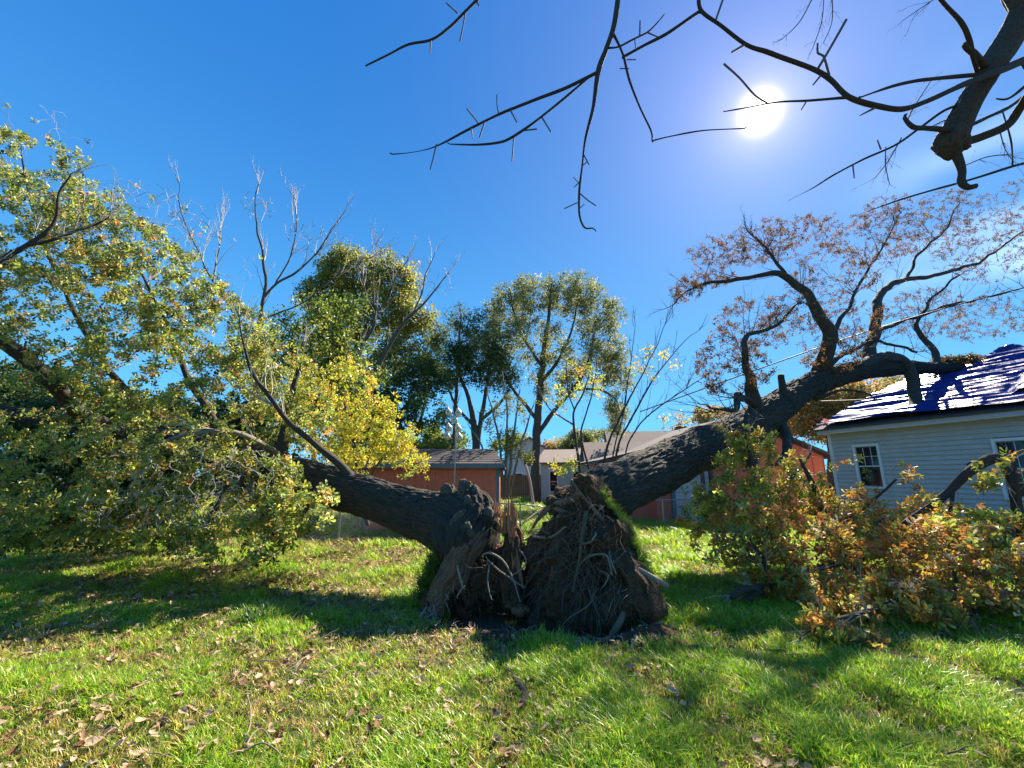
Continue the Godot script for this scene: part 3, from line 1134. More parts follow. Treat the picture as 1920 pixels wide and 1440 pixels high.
func orange_garage() -> void:
	var o := gabled("orange_garage", Vector3(8.3, 0, -15.6), 0.06, 6.4, 5.0, 2.35, 1.35, "orange_wall", "shingle", "orange board garage with a white door, behind the leaning trunk", "garage", false)
	# door panels, posts and trim on its front
	for k in 4:
		box("door_panel", o, Vector3(-1.9, 0.28 + k * 0.5, 0.03), Vector3(1.3, 0.485, 0.05), M["lilac_wall"])
	for x in [-2.62, -1.5, -1.18]:
		box("post", o, Vector3(x, 1.1, 0.07), Vector3(0.12, 2.2, 0.14), M["brown_trim"] if x > -2 else M["blue_trim"])
	box("lintel", o, Vector3(-1.9, 2.27, 0.072), Vector3(1.7, 0.12, 0.142), M["brown_trim"])
	for k in 16:
		if k > 5:
			box("batten", o, Vector3(-3.1 + k * 0.42, 1.15, 0.012), Vector3(0.03, 2.26, 0.022), M["orange_wall"])
	# lean-to at its left side
	slab("lean_to_roof", o, [Vector3(-5.4, 2.05, 0.6), Vector3(-3.25, 2.55, 0.6), Vector3(-3.25, 2.63, 0.6), Vector3(-5.4, 2.13, 0.6)], Vector3(0, 0, -4.0), "shingle")
	box("lean_to_wall", o, Vector3(-4.25, 1.02, -0.6), Vector3(1.96, 2.04, 0.08), M["orange_wall"])
	box("lean_to_fascia", o, Vector3(-4.35, 2.24, 0.62), Vector3(2.2, 0.12, 0.03), M["brown_trim"], Vector3(0, 0, atan2(0.5, 2.15)))


func shed() -> void:
	var o := thing("garden_shed", Vector3(-2.4, 0, -13.0), "orange board garden shed with a brown shingle roof, behind the left fallen trunk", "shed")
	var w := 4.0
	var hgt := 1.84
	box("wall", o, Vector3(0, hgt / 2, -0.05), Vector3(w, hgt, 0.1), M["orange_wall"])
	box("wall", o, Vector3(0, hgt / 2, -2.55), Vector3(w, hgt, 0.1), M["orange_wall"])
	for s in [-1.0, 1.0]:
		box("wall", o, Vector3(s * (w / 2 - 0.05), hgt / 2 - 0.003, -1.3), Vector3(0.1, hgt, 2.39), M["orange_wall"])
		box("corner_trim", o, Vector3(s * (w / 2 - 0.035), hgt / 2, 0.014), Vector3(0.09, hgt - 0.02, 0.026), M["blue_trim"])
		box("corner_trim", o, Vector3(s * (w / 2 + 0.012), hgt / 2, -0.05), Vector3(0.022, hgt - 0.02, 0.1), M["blue_trim"])
	for k in 19:
		box("groove_board", o, Vector3(-1.85 + k * 0.205, hgt / 2 - 0.02, 0.006), Vector3(0.193, hgt - 0.08, 0.014), M["orange_wall"])
	box("fascia", o, Vector3(0, hgt + 0.04, 0.2), Vector3(w + 0.3, 0.12, 0.03), M["blue_trim"])
	# hipped roof: four slopes to a short ridge
	var e := 0.19
	var a := Vector3(-w / 2 - e, hgt + 0.02, e)
	var b := Vector3(w / 2 + e, hgt + 0.02, e)
	var c := Vector3(w / 2 + e, hgt + 0.02, -2.6 - e)
	var d := Vector3(-w / 2 - e, hgt + 0.02, -2.6 - e)
	var r0 := Vector3(-w / 2 + 0.2, hgt + 0.62, -1.3)
	var r1 := Vector3(w / 2 - 0.2, hgt + 0.62, -1.3)
	# courses of shingles on the front slope, each a strip that laps the one below
	slab("roof_deck", o, [a, b, r1, r0], Vector3(0, -0.04, -0.01), "shingle")
	slab("roof_deck", o, [c, d, r0, r1], Vector3(0, -0.04, 0.01), "shingle")
	slab("roof_deck", o, [b, c, r1], Vector3(-0.01, -0.04, 0), "shingle")
	slab("roof_deck", o, [d, a, r0], Vector3(0.01, -0.04, 0), "shingle")
	for k in 8:
		var u0 := k / 8.0
		var u1 := (k + 1.06) / 8.0
		var lift := Vector3(0, 0.018, 0.006)
		slab("shingle_course", o, [a.lerp(r0, u0) + lift, b.lerp(r1, u0) + lift, b.lerp(r1, u1) + lift * 0.3, a.lerp(r0, u1) + lift * 0.3], Vector3(0, 0.012, 0.005), "shingle")


func far_houses() -> void:
	# cottage
	var o := gabled("white_cottage", Vector3(3.55, 0, -26.5), -0.25, 3.6, 6.0, 2.45, 0.9, "cream_wall", "pale_shingle", "small white cottage far behind, right of the tall oak's trunk", "cottage", true)
	for x in [-1.0, 0.45]:
		window(o, x - 0.22, x + 0.22, 0.7, 1.9, 1, 1)
	o = gabled("lilac_garage", Vector3(6.0, 0, -24.0), -0.1, 3.2, 5.0, 2.3, 1.3, "lilac_wall", "pale_shingle", "pale lilac garage with a light grey roof, far behind the sapling", "garage", true)
	box("door", o, Vector3(0.2, 1.0, 0.02), Vector3(1.9, 2.0, 0.05), M["white_trim"])
	o = gabled("grey_roofed_house", Vector3(11.2, 0, -27.5), -0.15, 9.0, 7.0, 2.9, 1.9, "lilac_wall", "pale_shingle", "long house with a broad tan grey roof, far behind the leaning trunk", "house", true)
	window(o, -2.2, -1.4, 0.9, 2.2, 2, 2)
	box("chimney", o, Vector3(0.6, 4.7, -3.2), Vector3(0.7, 0.9, 0.5), M["brick_base"])
	o = gabled("two_storey_house", Vector3(1.7, 0, -42.0), 0.1, 3.6, 8.0, 4.2, 1.2, "cream_wall", "pale_shingle", "pale two storey house far behind, left of the tall oak's trunk", "house", false)
	window(o, -0.6, 0.3, 2.6, 3.7, 1, 1)
	window(o, -1.4, -0.7, 0.8, 1.9, 1, 1)
	o = gabled("brown_roofed_house", Vector3(14.0, 0, -52.0), 0.2, 10.0, 8.0, 3.0, 2.2, "cream_wall", "shingle", "distant house with a brown roof beyond the white cottage", "house", true)
	window(o, -2.0, -1.0, 0.9, 2.2, 1, 1)


func fences() -> void:
	# chain link along the back of the lawn
	var f := thing("chain_link_fence", Vector3(0.5, 0, -13.0), "low chain link fence across the back of the lawn, bent under the trunks", "fence")
	var a := Vector3(-6.5, 0, -10.2)
	var b := Vector3(7.6, 0, -14.6)
	var dir := (b - a).normalized()
	var len := a.distance_to(b)
	var hgt := func(u: float) -> float:
		return 0.86 - 0.3 * exp(-pow((u - 9.0) / 1.4, 2.0)) - 0.35 * exp(-pow((u - 3.4) / 1.0, 2.0))
	var k := 0.0
	while k <= len:
		var p := a + dir * k
		limb("post", f, [Vector4(p.x, -0.1, p.z, 0.024), Vector4(p.x, hgt.call(k) + 0.03, p.z, 0.024)], "steel", 8)
		k += 2.35
	var rail := []
	for j in 30:
		var u := len * j / 29.0
		var p := a + dir * u
		rail.append(Vector4(p.x, hgt.call(u), p.z, 0.018))
	limb("top_rail", f, rail, "steel", 8)
	var mb := Mb.new()
	var s := 0.0
	while s < len - 0.8:
		for e in [0.0, 0.8]:
			var u0: float = s + e
			var u1: float = s + 0.8 - e
			var p0 := a + dir * u0
			var p1 := a + dir * u1
			mb.tube(PackedVector3Array([Vector3(p0.x, 0.01, p0.z), Vector3(p1.x, hgt.call(u1), p1.z)]), PackedFloat32Array([0.0022, 0.0022]), 3, 1, 1, false)
		s += 0.075
	var net := put("wire_mesh", mb.mesh(), M["steel"], f)
	net.set_meta("kind", "stuff")
	# board fence far behind
	f = thing("board_fence", Vector3(0.6, 0, -30.0), "orange brown board fence far behind, left of the tall oak's trunk", "fence")
	for j in 26:
		box("board", f, Vector3(-1.9 + j * 0.15, 0.85 + 0.012 * (j % 3), 0.02 * (j % 2)), Vector3(0.142, 1.7, 0.025), M["fence_wood"])
	for y in [0.4, 1.3]:
		box("rail", f, Vector3(0, y, -0.05), Vector3(3.9, 0.09, 0.05), M["fence_wood"])
	# a slim post of the fence that stands free beside the tall oak
	limb("fence_post", self, [Vector4(0.73, 0.57, -15.00, 0.0548), Vector4(0.63, 1.37, -15.00, 0.0462), Vector4(0.47, 1.97, -15.00, 0.0466)], "pale_twig", 7)
	tag(get_child(get_child_count() - 1), "slim leaning wooden post beside the foot of the tall oak", "post")


# ---------- the torn oaks ----------
func plate(parent: Node, c: Vector3, under: Vector3, rad: float, squash: float, dome: float, thick: float, sd: float, slump := 0.0, narrow := 0.0) -> Array:
	# a disc of soil torn up with the tree: lumpy underside, straight rim, turf on what was the lawn
	var up := (Vector3.UP - under * under.y).normalized()
	var side := up.cross(under)
	var mb := Mb.new()
	var rings := 40
	var seg := 110
	for b in rings + 12:
		for a in seg:
			var g := TAU * a / seg
			var edge := rad * (1.0 + 0.16 * nz.get_noise_2d(cos(g) * 3 + sd, sin(g) * 3) + 0.07 * nz.get_noise_2d(cos(g) * 14 + sd, sin(g) * 14))
			var rho := minf(1.0, float(b) / rings)
			var off := dome * (1.0 - rho * rho)
			if b > rings:
				off = -thick * (b - rings) / 11.0
			var flat := side * cos(g) * squash * (1.0 - narrow * maxf(-0.35, sin(g))) + up * sin(g)
			var p := c + flat * edge * rho
			var q := p * 7.0 + Vector3(sd, 0, 0)
			var lump := nz.get_noise_3d(q.x, q.y, q.z) * 0.3 + absf(nz.get_noise_3d(q.x * 3, q.y * 3, q.z * 3)) * 0.16 + nz.get_noise_3d(q.x * 8, q.y * 8, q.z * 8) * 0.05
			off += slump * maxf(0.0, -sin(g)) * rho * (1.0 if b <= rings else 1.0 - (b - rings) / 11.0)
			p += under * (off + lump * (1.0 if b <= rings else 0.3)) + flat * lump * (0.0 if b < rings - 3 else 0.8)
			mb.vert(p, under, Vector2(a, b))
	for b in rings + 11:
		for a in seg:
			var q := b * seg + a
			var q2 := b * seg + (a + 1) % seg
			mb.i.append_array(PackedInt32Array([q, q + seg, q2, q2, q + seg, q2 + seg]))
	mb.smooth()
	put("root_plate", mb.mesh(), M["soil"], parent)
	# the turf on the far side
	var tb := Mb.new()
	var blades := [[], []]
	for b in 14:
		for a in seg:
			var g := TAU * a / seg
			var edge := rad * (1.0 + 0.16 * nz.get_noise_2d(cos(g) * 3 + sd, sin(g) * 3))
			var flat := side * cos(g) * squash * (1.0 - narrow * maxf(-0.35, sin(g))) + up * sin(g)
			var p := c - under * (thick + 0.03 - 0.06 * pow(b / 13.0, 4.0)) + flat * edge * (1.02 * b / 13.0)
			tb.vert(p, -under, Vector2(a, b))
	for b in 13:
		for a in seg:
			var q := b * seg + a
			var q2 := b * seg + (a + 1) % seg
			tb.i.append_array(PackedInt32Array([q, q2, q + seg, q2, q2 + seg, q + seg]))
	tb.smooth()
	put("turf", tb.mesh(), M["earth"], parent)
	for k in 3300:
		var g := rng.randf() * TAU
		var f := minf(1.03, sqrt(rng.randf_range(0.2, 1.9)))
		var edge := rad * (1.0 + 0.16 * nz.get_noise_2d(cos(g) * 3 + sd, sin(g) * 3))
		var flat := side * cos(g) * squash * (1.0 - narrow * maxf(-0.35, sin(g))) + up * sin(g)
		var deep := thick - 0.01
		if f > 1.0:
			deep = thick * rng.randf_range(0.15, 1.0)
		var p := c - under * deep + flat * edge * f
		p += under * slump * maxf(0.0, -sin(g)) * f * (1.0 - deep / thick)
		if p.y < 0.02:
			continue
		blades[0].append(turned(-under * 0.6 + flat * (0.8 if f > 1.0 else 0.0) + Vector3(0, 0.8, 0) + in_ball() * 0.35, rng.randf() * TAU, rng.randf_range(0.5, 1.15), p))
		blades[1].append(pick([L(0.16, 0.3, 0.03), 4, L(0.26, 0.36, 0.045), 3, L(0.36, 0.32, 0.12), 1]))
	scatter("turf_grass", M["tuft_0"], M["grass"], blades[0], blades[1], parent)
	return [side, up]


func hanging_roots(parent: Node, c: Vector3, under: Vector3, ax: Array, rad: float, squash: float, dome: float, count: int, big: int, narrow := 0.0) -> void:
	var mb := Mb.new()
	for k in count + big:
		var g := rng.randf() * TAU
		var f := sqrt(rng.randf()) * 0.98
		var flat: Vector3 = ax[0] * cos(g) * squash * (1.0 - narrow * maxf(-0.35, sin(g))) + ax[1] * sin(g)
		var p := c + flat * rad * f + under * (dome * (1 - f * f) - 0.02)
		if p.y < 0.15:
			continue
		var large := k >= count
		var len := rng.randf_range(0.15, 0.75) if not large else rng.randf_range(0.5, 0.95)
		var r0 := rng.randf_range(0.0015, 0.006) if not large else rng.randf_range(0.005, 0.013)
		var dir := (under * rng.randf_range(0.2, 1.0) + flat * rng.randf_range(-0.1, 0.7) + Vector3(0, -0.3, 0) + in_ball() * 0.6).normalized()
		var path := []
		var steps := 7
		for s in steps:
			path.append(Vector4(p.x, p.y, p.z, lerpf(r0, r0 * 0.25, s / 6.0)))
			p += dir * len / steps
			dir = (dir + Vector3(0, -0.22 if not large else -0.1, 0) + in_ball() * 0.6).normalized()
			if p.y < ground_height(p.x, p.z) + 0.01:
				break
		if path.size() < 3:
			continue
		if large:
			limb("root", parent, path, "pale_root" if rng.randf() < 0.6 else "root", 7, 0.0, 0.02, 0.05)
		else:
			add_limb(mb, path, 4, 0.0, 0.0, 0.09, false)
	var o := put("fine_roots", mb.mesh(), M["root"], parent)
	o.set_meta("kind", "stuff")


func thinner(path: Array, f: float) -> Array:
	return path.map(func(q): return Vector4(q.x, q.y, q.z, q.w * f))


func splinter(mb: Mb, foot: Vector3, tip: Vector3, w: float) -> void:
	var d := (tip - foot).normalized()
	var s := d.cross(Vector3(0.2, 0.3, 0.9)).normalized() * w
	var u := d.cross(s).normalized() * w * rng.randf_range(0.25, 0.6)
	var m := foot.lerp(tip, rng.randf_range(0.55, 0.8)) + in_ball() * w * 0.4
	var p := PackedVector3Array([foot, foot.lerp(m, 0.5), m, tip])
	var first := mb.v.size()
	for a in 4:
		var f: float = [1.0, 0.9, 0.7, 0.04][a]
		for b in 5:
			var g := TAU * b / 5
			mb.vert(p[a] + (s * cos(g) + u * sin(g)) * f * rng.randf_range(0.8, 1.15), s, Vector2(b / 5.0, a * 0.2))
	for a in 3:
		for b in 5:
			var q := first + a * 5 + b
			var q2 := first + a * 5 + (b + 1) % 5
			mb.i.append_array(PackedInt32Array([q, q + 5, q2, q2, q + 5, q2 + 5]))
	mb.smooth(first)


func right_oak() -> void:
	var t := thing("fallen_oak", Vector3(0.95, 0, -5.4), "uprooted oak whose trunk leans right onto the white house's roof", "tree")
	var c := Vector3(0.84, 0.42, -5.45)
	var under := Vector3(-0.62, 0.15, 0.77).normalized()
	var ax := plate(t, c, under, 1.05, 0.72, 0.12, 0.24, 3.0, 0.28, 0.42)
	hanging_roots(t, c, under, ax, 1.02, 0.74, 0.2, 850, 14, 0.42)
	# named roots that reach out of the soil face
	for r in [
		[Vector4(1.656, 0.416, -4.841, 0.0312), Vector4(1.477, 0.516, -4.915, 0.0434), Vector4(1.333, 0.596, -5.007, 0.0385), Vector4(1.201, 0.654, -5.059, 0.0210)],
		[Vector4(0.177, 0.743, -5.901, 0.0177), Vector4(0.274, 0.815, -5.707, 0.0171), Vector4(0.487, 0.853, -5.413, 0.0195), Vector4(0.645, 0.977, -5.245, 0.0126)],
		[Vector4(0.785, 0.528, -5.305, 0.0126), Vector4(0.855, 0.650, -5.142, 0.0153), Vector4(0.954, 0.707, -5.009, 0.0149), Vector4(1.054, 0.704, -4.928, 0.0146), Vector4(1.074, 0.524, -4.876, 0.0115)],
		[Vector4(1.096, 0.732, -5.029, 0.0120), Vector4(1.089, 0.646, -4.888, 0.0116), Vector4(1.119, 0.542, -4.844, 0.0086)],
		[Vector4(0.818, 0.783, -5.263, 0.0126), Vector4(0.899, 0.822, -5.076, 0.0152), Vector4(0.968, 0.907, -5.037, 0.0151), Vector4(0.969, 0.922, -5.103, 0.0092)],
		[Vector4(0.989, 0.527, -5.076, 0.0120), Vector4(1.040, 0.519, -4.903, 0.0116), Vector4(0.982, 0.406, -4.928, 0.0087), Vector4(0.970, 0.383, -4.933, 0.0058)],
	]:
		limb("root", t, thinner(r, 0.8), "pale_root", 7, 0.0, 0.03, 0.03)
	for r in [
		[Vector4(1.032, -0.057, -4.797, 0.0439), Vector4(1.114, 0.104, -4.762, 0.0384), Vector4(1.183, 0.203, -4.856, 0.0282), Vector4(1.188, 0.323, -5.006, 0.0234)],
		[Vector4(0.674, 1.123, -5.549, 0.0337), Vector4(0.484, 1.180, -5.674, 0.0311), Vector4(0.363, 1.074, -5.751, 0.0244), Vector4(0.212, 0.825, -5.889, 0.0142)],
		[Vector4(1.089, 1.051, -5.292, 0.0224), Vector4(0.914, 1.264, -5.345, 0.0196), Vector4(0.754, 1.518, -5.458, 0.0135)],
		[Vector4(0.807, 1.288, -5.500, 0.0471), Vector4(0.549, 1.216, -5.629, 0.0343), Vector4(0.317, 1.002, -5.813, 0.0211)],
		[Vector4(0.915, 1.136, -5.383, 0.0294), Vector4(0.853, 0.903, -5.258, 0.0253), Vector4(0.777, 0.550, -5.251, 0.0186), Vector4(0.668, 0.217, -5.209, 0.0121)],
		[Vector4(0.671, 0.994, -5.552, 0.0302), Vector4(0.556, 0.753, -5.468, 0.0229), Vector4(0.482, 0.390, -5.457, 0.0161)],
	]:
		limb("root", t, r, "root", 8, 0.0, 0.03, 0.04)
	# crumbled crown of roots at the foot of the trunk
	var mb := Mb.new()
	for q in [[Vector3(0.798, 1.314, -5.668), 0.15], [Vector3(1.021, 1.416, -5.613), 0.15], [Vector3(0.598, 1.173, -5.776), 0.14], [Vector3(0.919, 1.482, -5.734), 0.11], [Vector3(1.128, 1.351, -5.578), 0.12], [Vector3(0.703, 1.341, -5.854), 0.1]]:
		lump(mb, q[0], Vector3(1.1, 0.9, 1.1) * q[1], 1.0, 20)
	put("soil_clod", mb.mesh(), M["soil"], t)
	mb = Mb.new()
	for k in 12:
		var f := Vector3(0.879, 1.291, -5.443) + in_ball() * 0.09
		splinter(mb, f, f + Vector3(rng.randf_range(-0.1, 0.02), rng.randf_range(-0.02, 0.14), rng.randf_range(0.02, 0.12)), 0.02)
	put("torn_wood", mb.mesh(), M["torn_wood"], t)
	# trunk and limbs
	var trunk := [Vector4(1.03, 1.18, -5.81, 0.2797), Vector4(1.26, 1.28, -6.05, 0.3665), Vector4(1.61, 1.42, -6.40, 0.3740), Vector4(2.29, 1.64, -7.10, 0.3871), Vector4(3.45, 2.03, -8.10, 0.3904), Vector4(4.83, 2.45, -9.11, 0.4027), Vector4(6.07, 3.03, -9.90, 0.3666), Vector4(7.39, 3.70, -10.60, 0.3149), Vector4(8.82, 4.24, -11.30, 0.2940), Vector4(10.66, 4.66, -12.00, 0.2588), Vector4(12.16, 4.84, -12.57, 0.2137), Vector4(14.03, 5.02, -13.25, 0.1646), Vector4(16.41, 5.39, -14.07, 0.1014)]
	limb("trunk", t, trunk, "bark", 190, 0.021, 0.03, 0.02)
	var l1 := [Vector4(8.36, 4.08, -11.10, 0.3171), Vector4(8.47, 4.67, -11.06, 0.2614), Vector4(8.76, 5.42, -11.03, 0.2204), Vector4(8.43, 6.13, -10.95, 0.1774), Vector4(8.26, 6.67, -10.99, 0.1499), Vector4(7.87, 7.09, -11.02, 0.1287), Vector4(7.30, 7.22, -11.05, 0.0913), Vector4(6.38, 7.05, -11.07, 0.0683), Vector4(5.62, 6.95, -11.09, 0.0531), Vector4(5.05, 6.74, -11.24, 0.0306), Vector4(4.65, 6.41, -11.38, 0.0154)]
	var l2 := [Vector4(10.23, 4.57, -11.83, 0.2471), Vector4(10.89, 5.51, -12.24, 0.2270), Vector4(11.58, 6.35, -12.66, 0.2035), Vector4(12.17, 7.24, -13.07, 0.1771), Vector4(12.89, 7.90, -13.49, 0.1381), Vector4(14.20, 8.50, -13.99, 0.1056), Vector4(16.40, 9.07, -14.52, 0.0900), Vector4(18.61, 9.98, -15.05, 0.0627), Vector4(21.36, 11.60, -15.68, 0.0332)]
	var l3 := [Vector4(9.69, 4.46, -11.60, 0.2270), Vector4(10.71, 4.96, -11.90, 0.2346), Vector4(11.61, 4.98, -12.20, 0.2242), Vector4(11.98, 4.61, -12.30, 0.2085), Vector4(11.77, 3.94, -12.10, 0.2029), Vector4(11.36, 3.47, -11.80, 0.1813), Vector4(10.90, 3.10, -11.40, 0.1596)]
	var l4 := [Vector4(12.50, 4.85, -12.72, 0.1662), Vector4(13.42, 4.95, -13.10, 0.1541), Vector4(13.90, 5.51, -13.32, 0.1316), Vector4(13.87, 6.00, -13.46, 0.1071), Vector4(13.75, 6.62, -13.52, 0.0814), Vector4(14.30, 7.26, -13.65, 0.0645), Vector4(15.06, 7.97, -13.77, 0.0469), Vector4(16.06, 8.65, -13.90, 0.0287)]
	var l5 := [Vector4(5.63, 2.85, -9.51, 0.2059), Vector4(5.47, 3.32, -9.36, 0.1928), Vector4(5.48, 3.75, -9.35, 0.1459), Vector4(5.34, 4.04, -9.32, 0.1037), Vector4(5.41, 4.56, -9.44, 0.0874), Vector4(5.62, 4.84, -9.56, 0.0699), Vector4(6.00, 4.99, -9.68, 0.0581), Vector4(6.61, 5.26, -9.96, 0.0533), Vector4(7.13, 5.65, -10.23, 0.0413), Vector4(7.70, 6.06, -10.49, 0.0213)]
	var l6 := [Vector4(6.66, 3.46, -10.14, 0.1175), Vector4(6.58, 3.74, -10.02, 0.1104), Vector4(6.51, 3.96, -9.90, 0.0903)]
	var l7 := [Vector4(5.30, 3.09, -9.11, 0.1051), Vector4(4.93, 3.18, -8.81, 0.0963), Vector4(4.77, 3.24, -8.65, 0.1004), Vector4(4.59, 2.92, -8.50, 0.0762), Vector4(4.18, 2.83, -8.35, 0.0480), Vector4(3.89, 2.83, -8.22, 0.0263), Vector4(3.73, 2.96, -8.22, 0.0105)]
	var l8 := [Vector4(7.78, 3.53, -10.71, 0.1378), Vector4(7.90, 3.57, -10.48, 0.0608), Vector4(8.24, 3.66, -10.37, 0.0402), Vector4(8.69, 3.59, -10.37, 0.0334), Vector4(9.07, 3.47, -10.37, 0.0133)]
	var l9 := [Vector4(6.24, 2.91, -9.90, 0.2269), Vector4(6.13, 2.55, -9.51, 0.1563), Vector4(6.01, 2.23, -9.24, 0.1277), Vector4(5.61, 1.93, -8.96, 0.0782), Vector4(5.26, 1.82, -8.81, 0.0438)]
	var l10 := [Vector4(5.04, 2.28, -9.11, 0.2864), Vector4(4.92, 1.87, -8.81, 0.1976), Vector4(4.88, 1.55, -8.50, 0.1156), Vector4(4.77, 1.16, -8.22, 0.0704), Vector4(4.69, 0.57, -7.96, 0.0431)]
	var l11 := [Vector4(9.01, 5.54, -11.35, 0.1058), Vector4(9.67, 6.20, -11.59, 0.0702), Vector4(10.59, 7.20, -11.93, 0.0489), Vector4(11.82, 8.66, -12.29, 0.0343), Vector4(13.15, 10.26, -12.65, 0.0180)]
	var l12 := [Vector4(7.91, 7.12, -11.07, 0.0760), Vector4(7.76, 7.75, -11.31, 0.0549), Vector4(7.68, 8.49, -11.68, 0.0408), Vector4(7.41, 9.20, -11.93, 0.0253)]
	var l13 := [Vector4(11.38, 6.04, -12.54, 0.1004), Vector4(13.06, 6.63, -13.15, 0.0706), Vector4(15.45, 7.46, -13.75, 0.0558), Vector4(18.10, 8.18, -14.45, 0.0393), Vector4(20.54, 8.95, -15.15, 0.0207)]
	var l14 := [Vector4(14.26, 8.53, -14.05, 0.0771), Vector4(15.35, 9.74, -14.53, 0.0606), Vector4(17.16, 11.17, -15.01, 0.0424), Vector4(18.64, 12.71, -15.48, 0.0222)]
	var l15 := [Vector4(8.49, 4.43, -11.00, 0.1151), Vector4(9.59, 5.04, -11.54, 0.0761), Vector4(10.91, 5.55, -12.10, 0.0562), Vector4(12.69, 5.38, -12.66, 0.0417)]
	var all := PackedVector3Array()
	for l in [l1, l2, l3, l4, l5, l6, l7, l8, l9, l10, l11, l12, l13, l14, l15]:
		limb("limb", t, thinner(l, 0.74), "limb_bark", 14, 0.004, 0.09, 0.06)
		all.append_array(along_path(l, 0.25, 0.3))
	var pal := [L(0.22, 0.1, 0.03), 4, L(0.32, 0.18, 0.06), 3, L(0.12, 0.065, 0.03), 4, L(0.3, 0.22, 0.06), 1]
	var tw := Mb.new()
	for l in [l1, l2, l4, l5, l11, l12, l13, l14, l15, l7]:
		shoots(tw, l, 22, 1.15, 0.012, 3, 0.3, 0.25, 1.1, all)
	put("twigs", tw.mesh(), M["twig"], t).set_meta("kind", "stuff")
	crown(t, all, [
		[Vector3(6.04, 7.83, -11.46), Vector3(0.95, 0.76, 0.88), 175], [Vector3(4.96, 6.77, -11.19), Vector3(0.44, 0.38, 0.51), 78], [Vector3(7.55, 8.60, -11.72), Vector3(1.01, 0.63, 1.01), 175],
		[Vector3(9.08, 8.85, -11.98), Vector3(1.13, 0.62, 1.13), 175], [Vector3(9.97, 7.64, -12.10), Vector3(1.24, 0.87, 1.24), 214], [Vector3(12.32, 9.42, -12.91), Vector3(1.38, 0.93, 1.38), 234],
		[Vector3(17.14, 11.49, -15.13), Vector3(1.51, 1.24, 1.51), 313], [Vector3(19.21, 10.51, -15.48), Vector3(1.65, 1.38, 1.65), 332], [Vector3(6.23, 5.49, -10.59), Vector3(0.89, 0.76, 0.89), 175],
		[Vector3(7.52, 5.76, -10.89), Vector3(0.88, 0.76, 0.88), 156], [Vector3(10.28, 6.09, -12.20), Vector3(0.99, 0.75, 0.99), 156], [Vector3(15.15, 7.49, -14.81), Vector3(1.32, 0.92, 1.32), 214],
		[Vector3(18.49, 7.53, -15.48), Vector3(1.51, 0.82, 1.38), 234], [Vector3(4.47, 3.94, -9.11), Vector3(0.39, 0.67, 0.39), 87], [Vector3(5.24, 3.94, -9.11), Vector3(0.56, 0.56, 0.56), 97],
		[Vector3(8.52, 4.67, -10.80), Vector3(0.77, 0.44, 0.66), 117], [Vector3(13.12, 10.61, -13.16), Vector3(0.89, 0.51, 0.89), 78], [Vector3(21.45, 13.03, -15.92), Vector3(1.22, 0.81, 1.22), 97],
	], {"per": 4, "palette": pal, "size": 0.8, "mesh": "trio", "leaf": "crisp_leaf", "twig": 0.03, "grow": 0.017, "tip": 0.0042, "gap": 0.05, "bend": 0.2, "tight": 0.08, "leafy": 0.85, "pull": 1.3})
	crown(t, along_path(trunk, 0.3, 0.8), [[Vector3(15.07, 5.28, -13.69), Vector3(0.98, 0.25, 0.59), 214]], {"per": 5, "palette": [L(0.1, 0.09, 0.03), 3, L(0.2, 0.1, 0.04), 3, L(0.07, 0.08, 0.03), 2], "size": 1.0, "mesh": "rosette", "leaf": "leaf", "gap": -2})


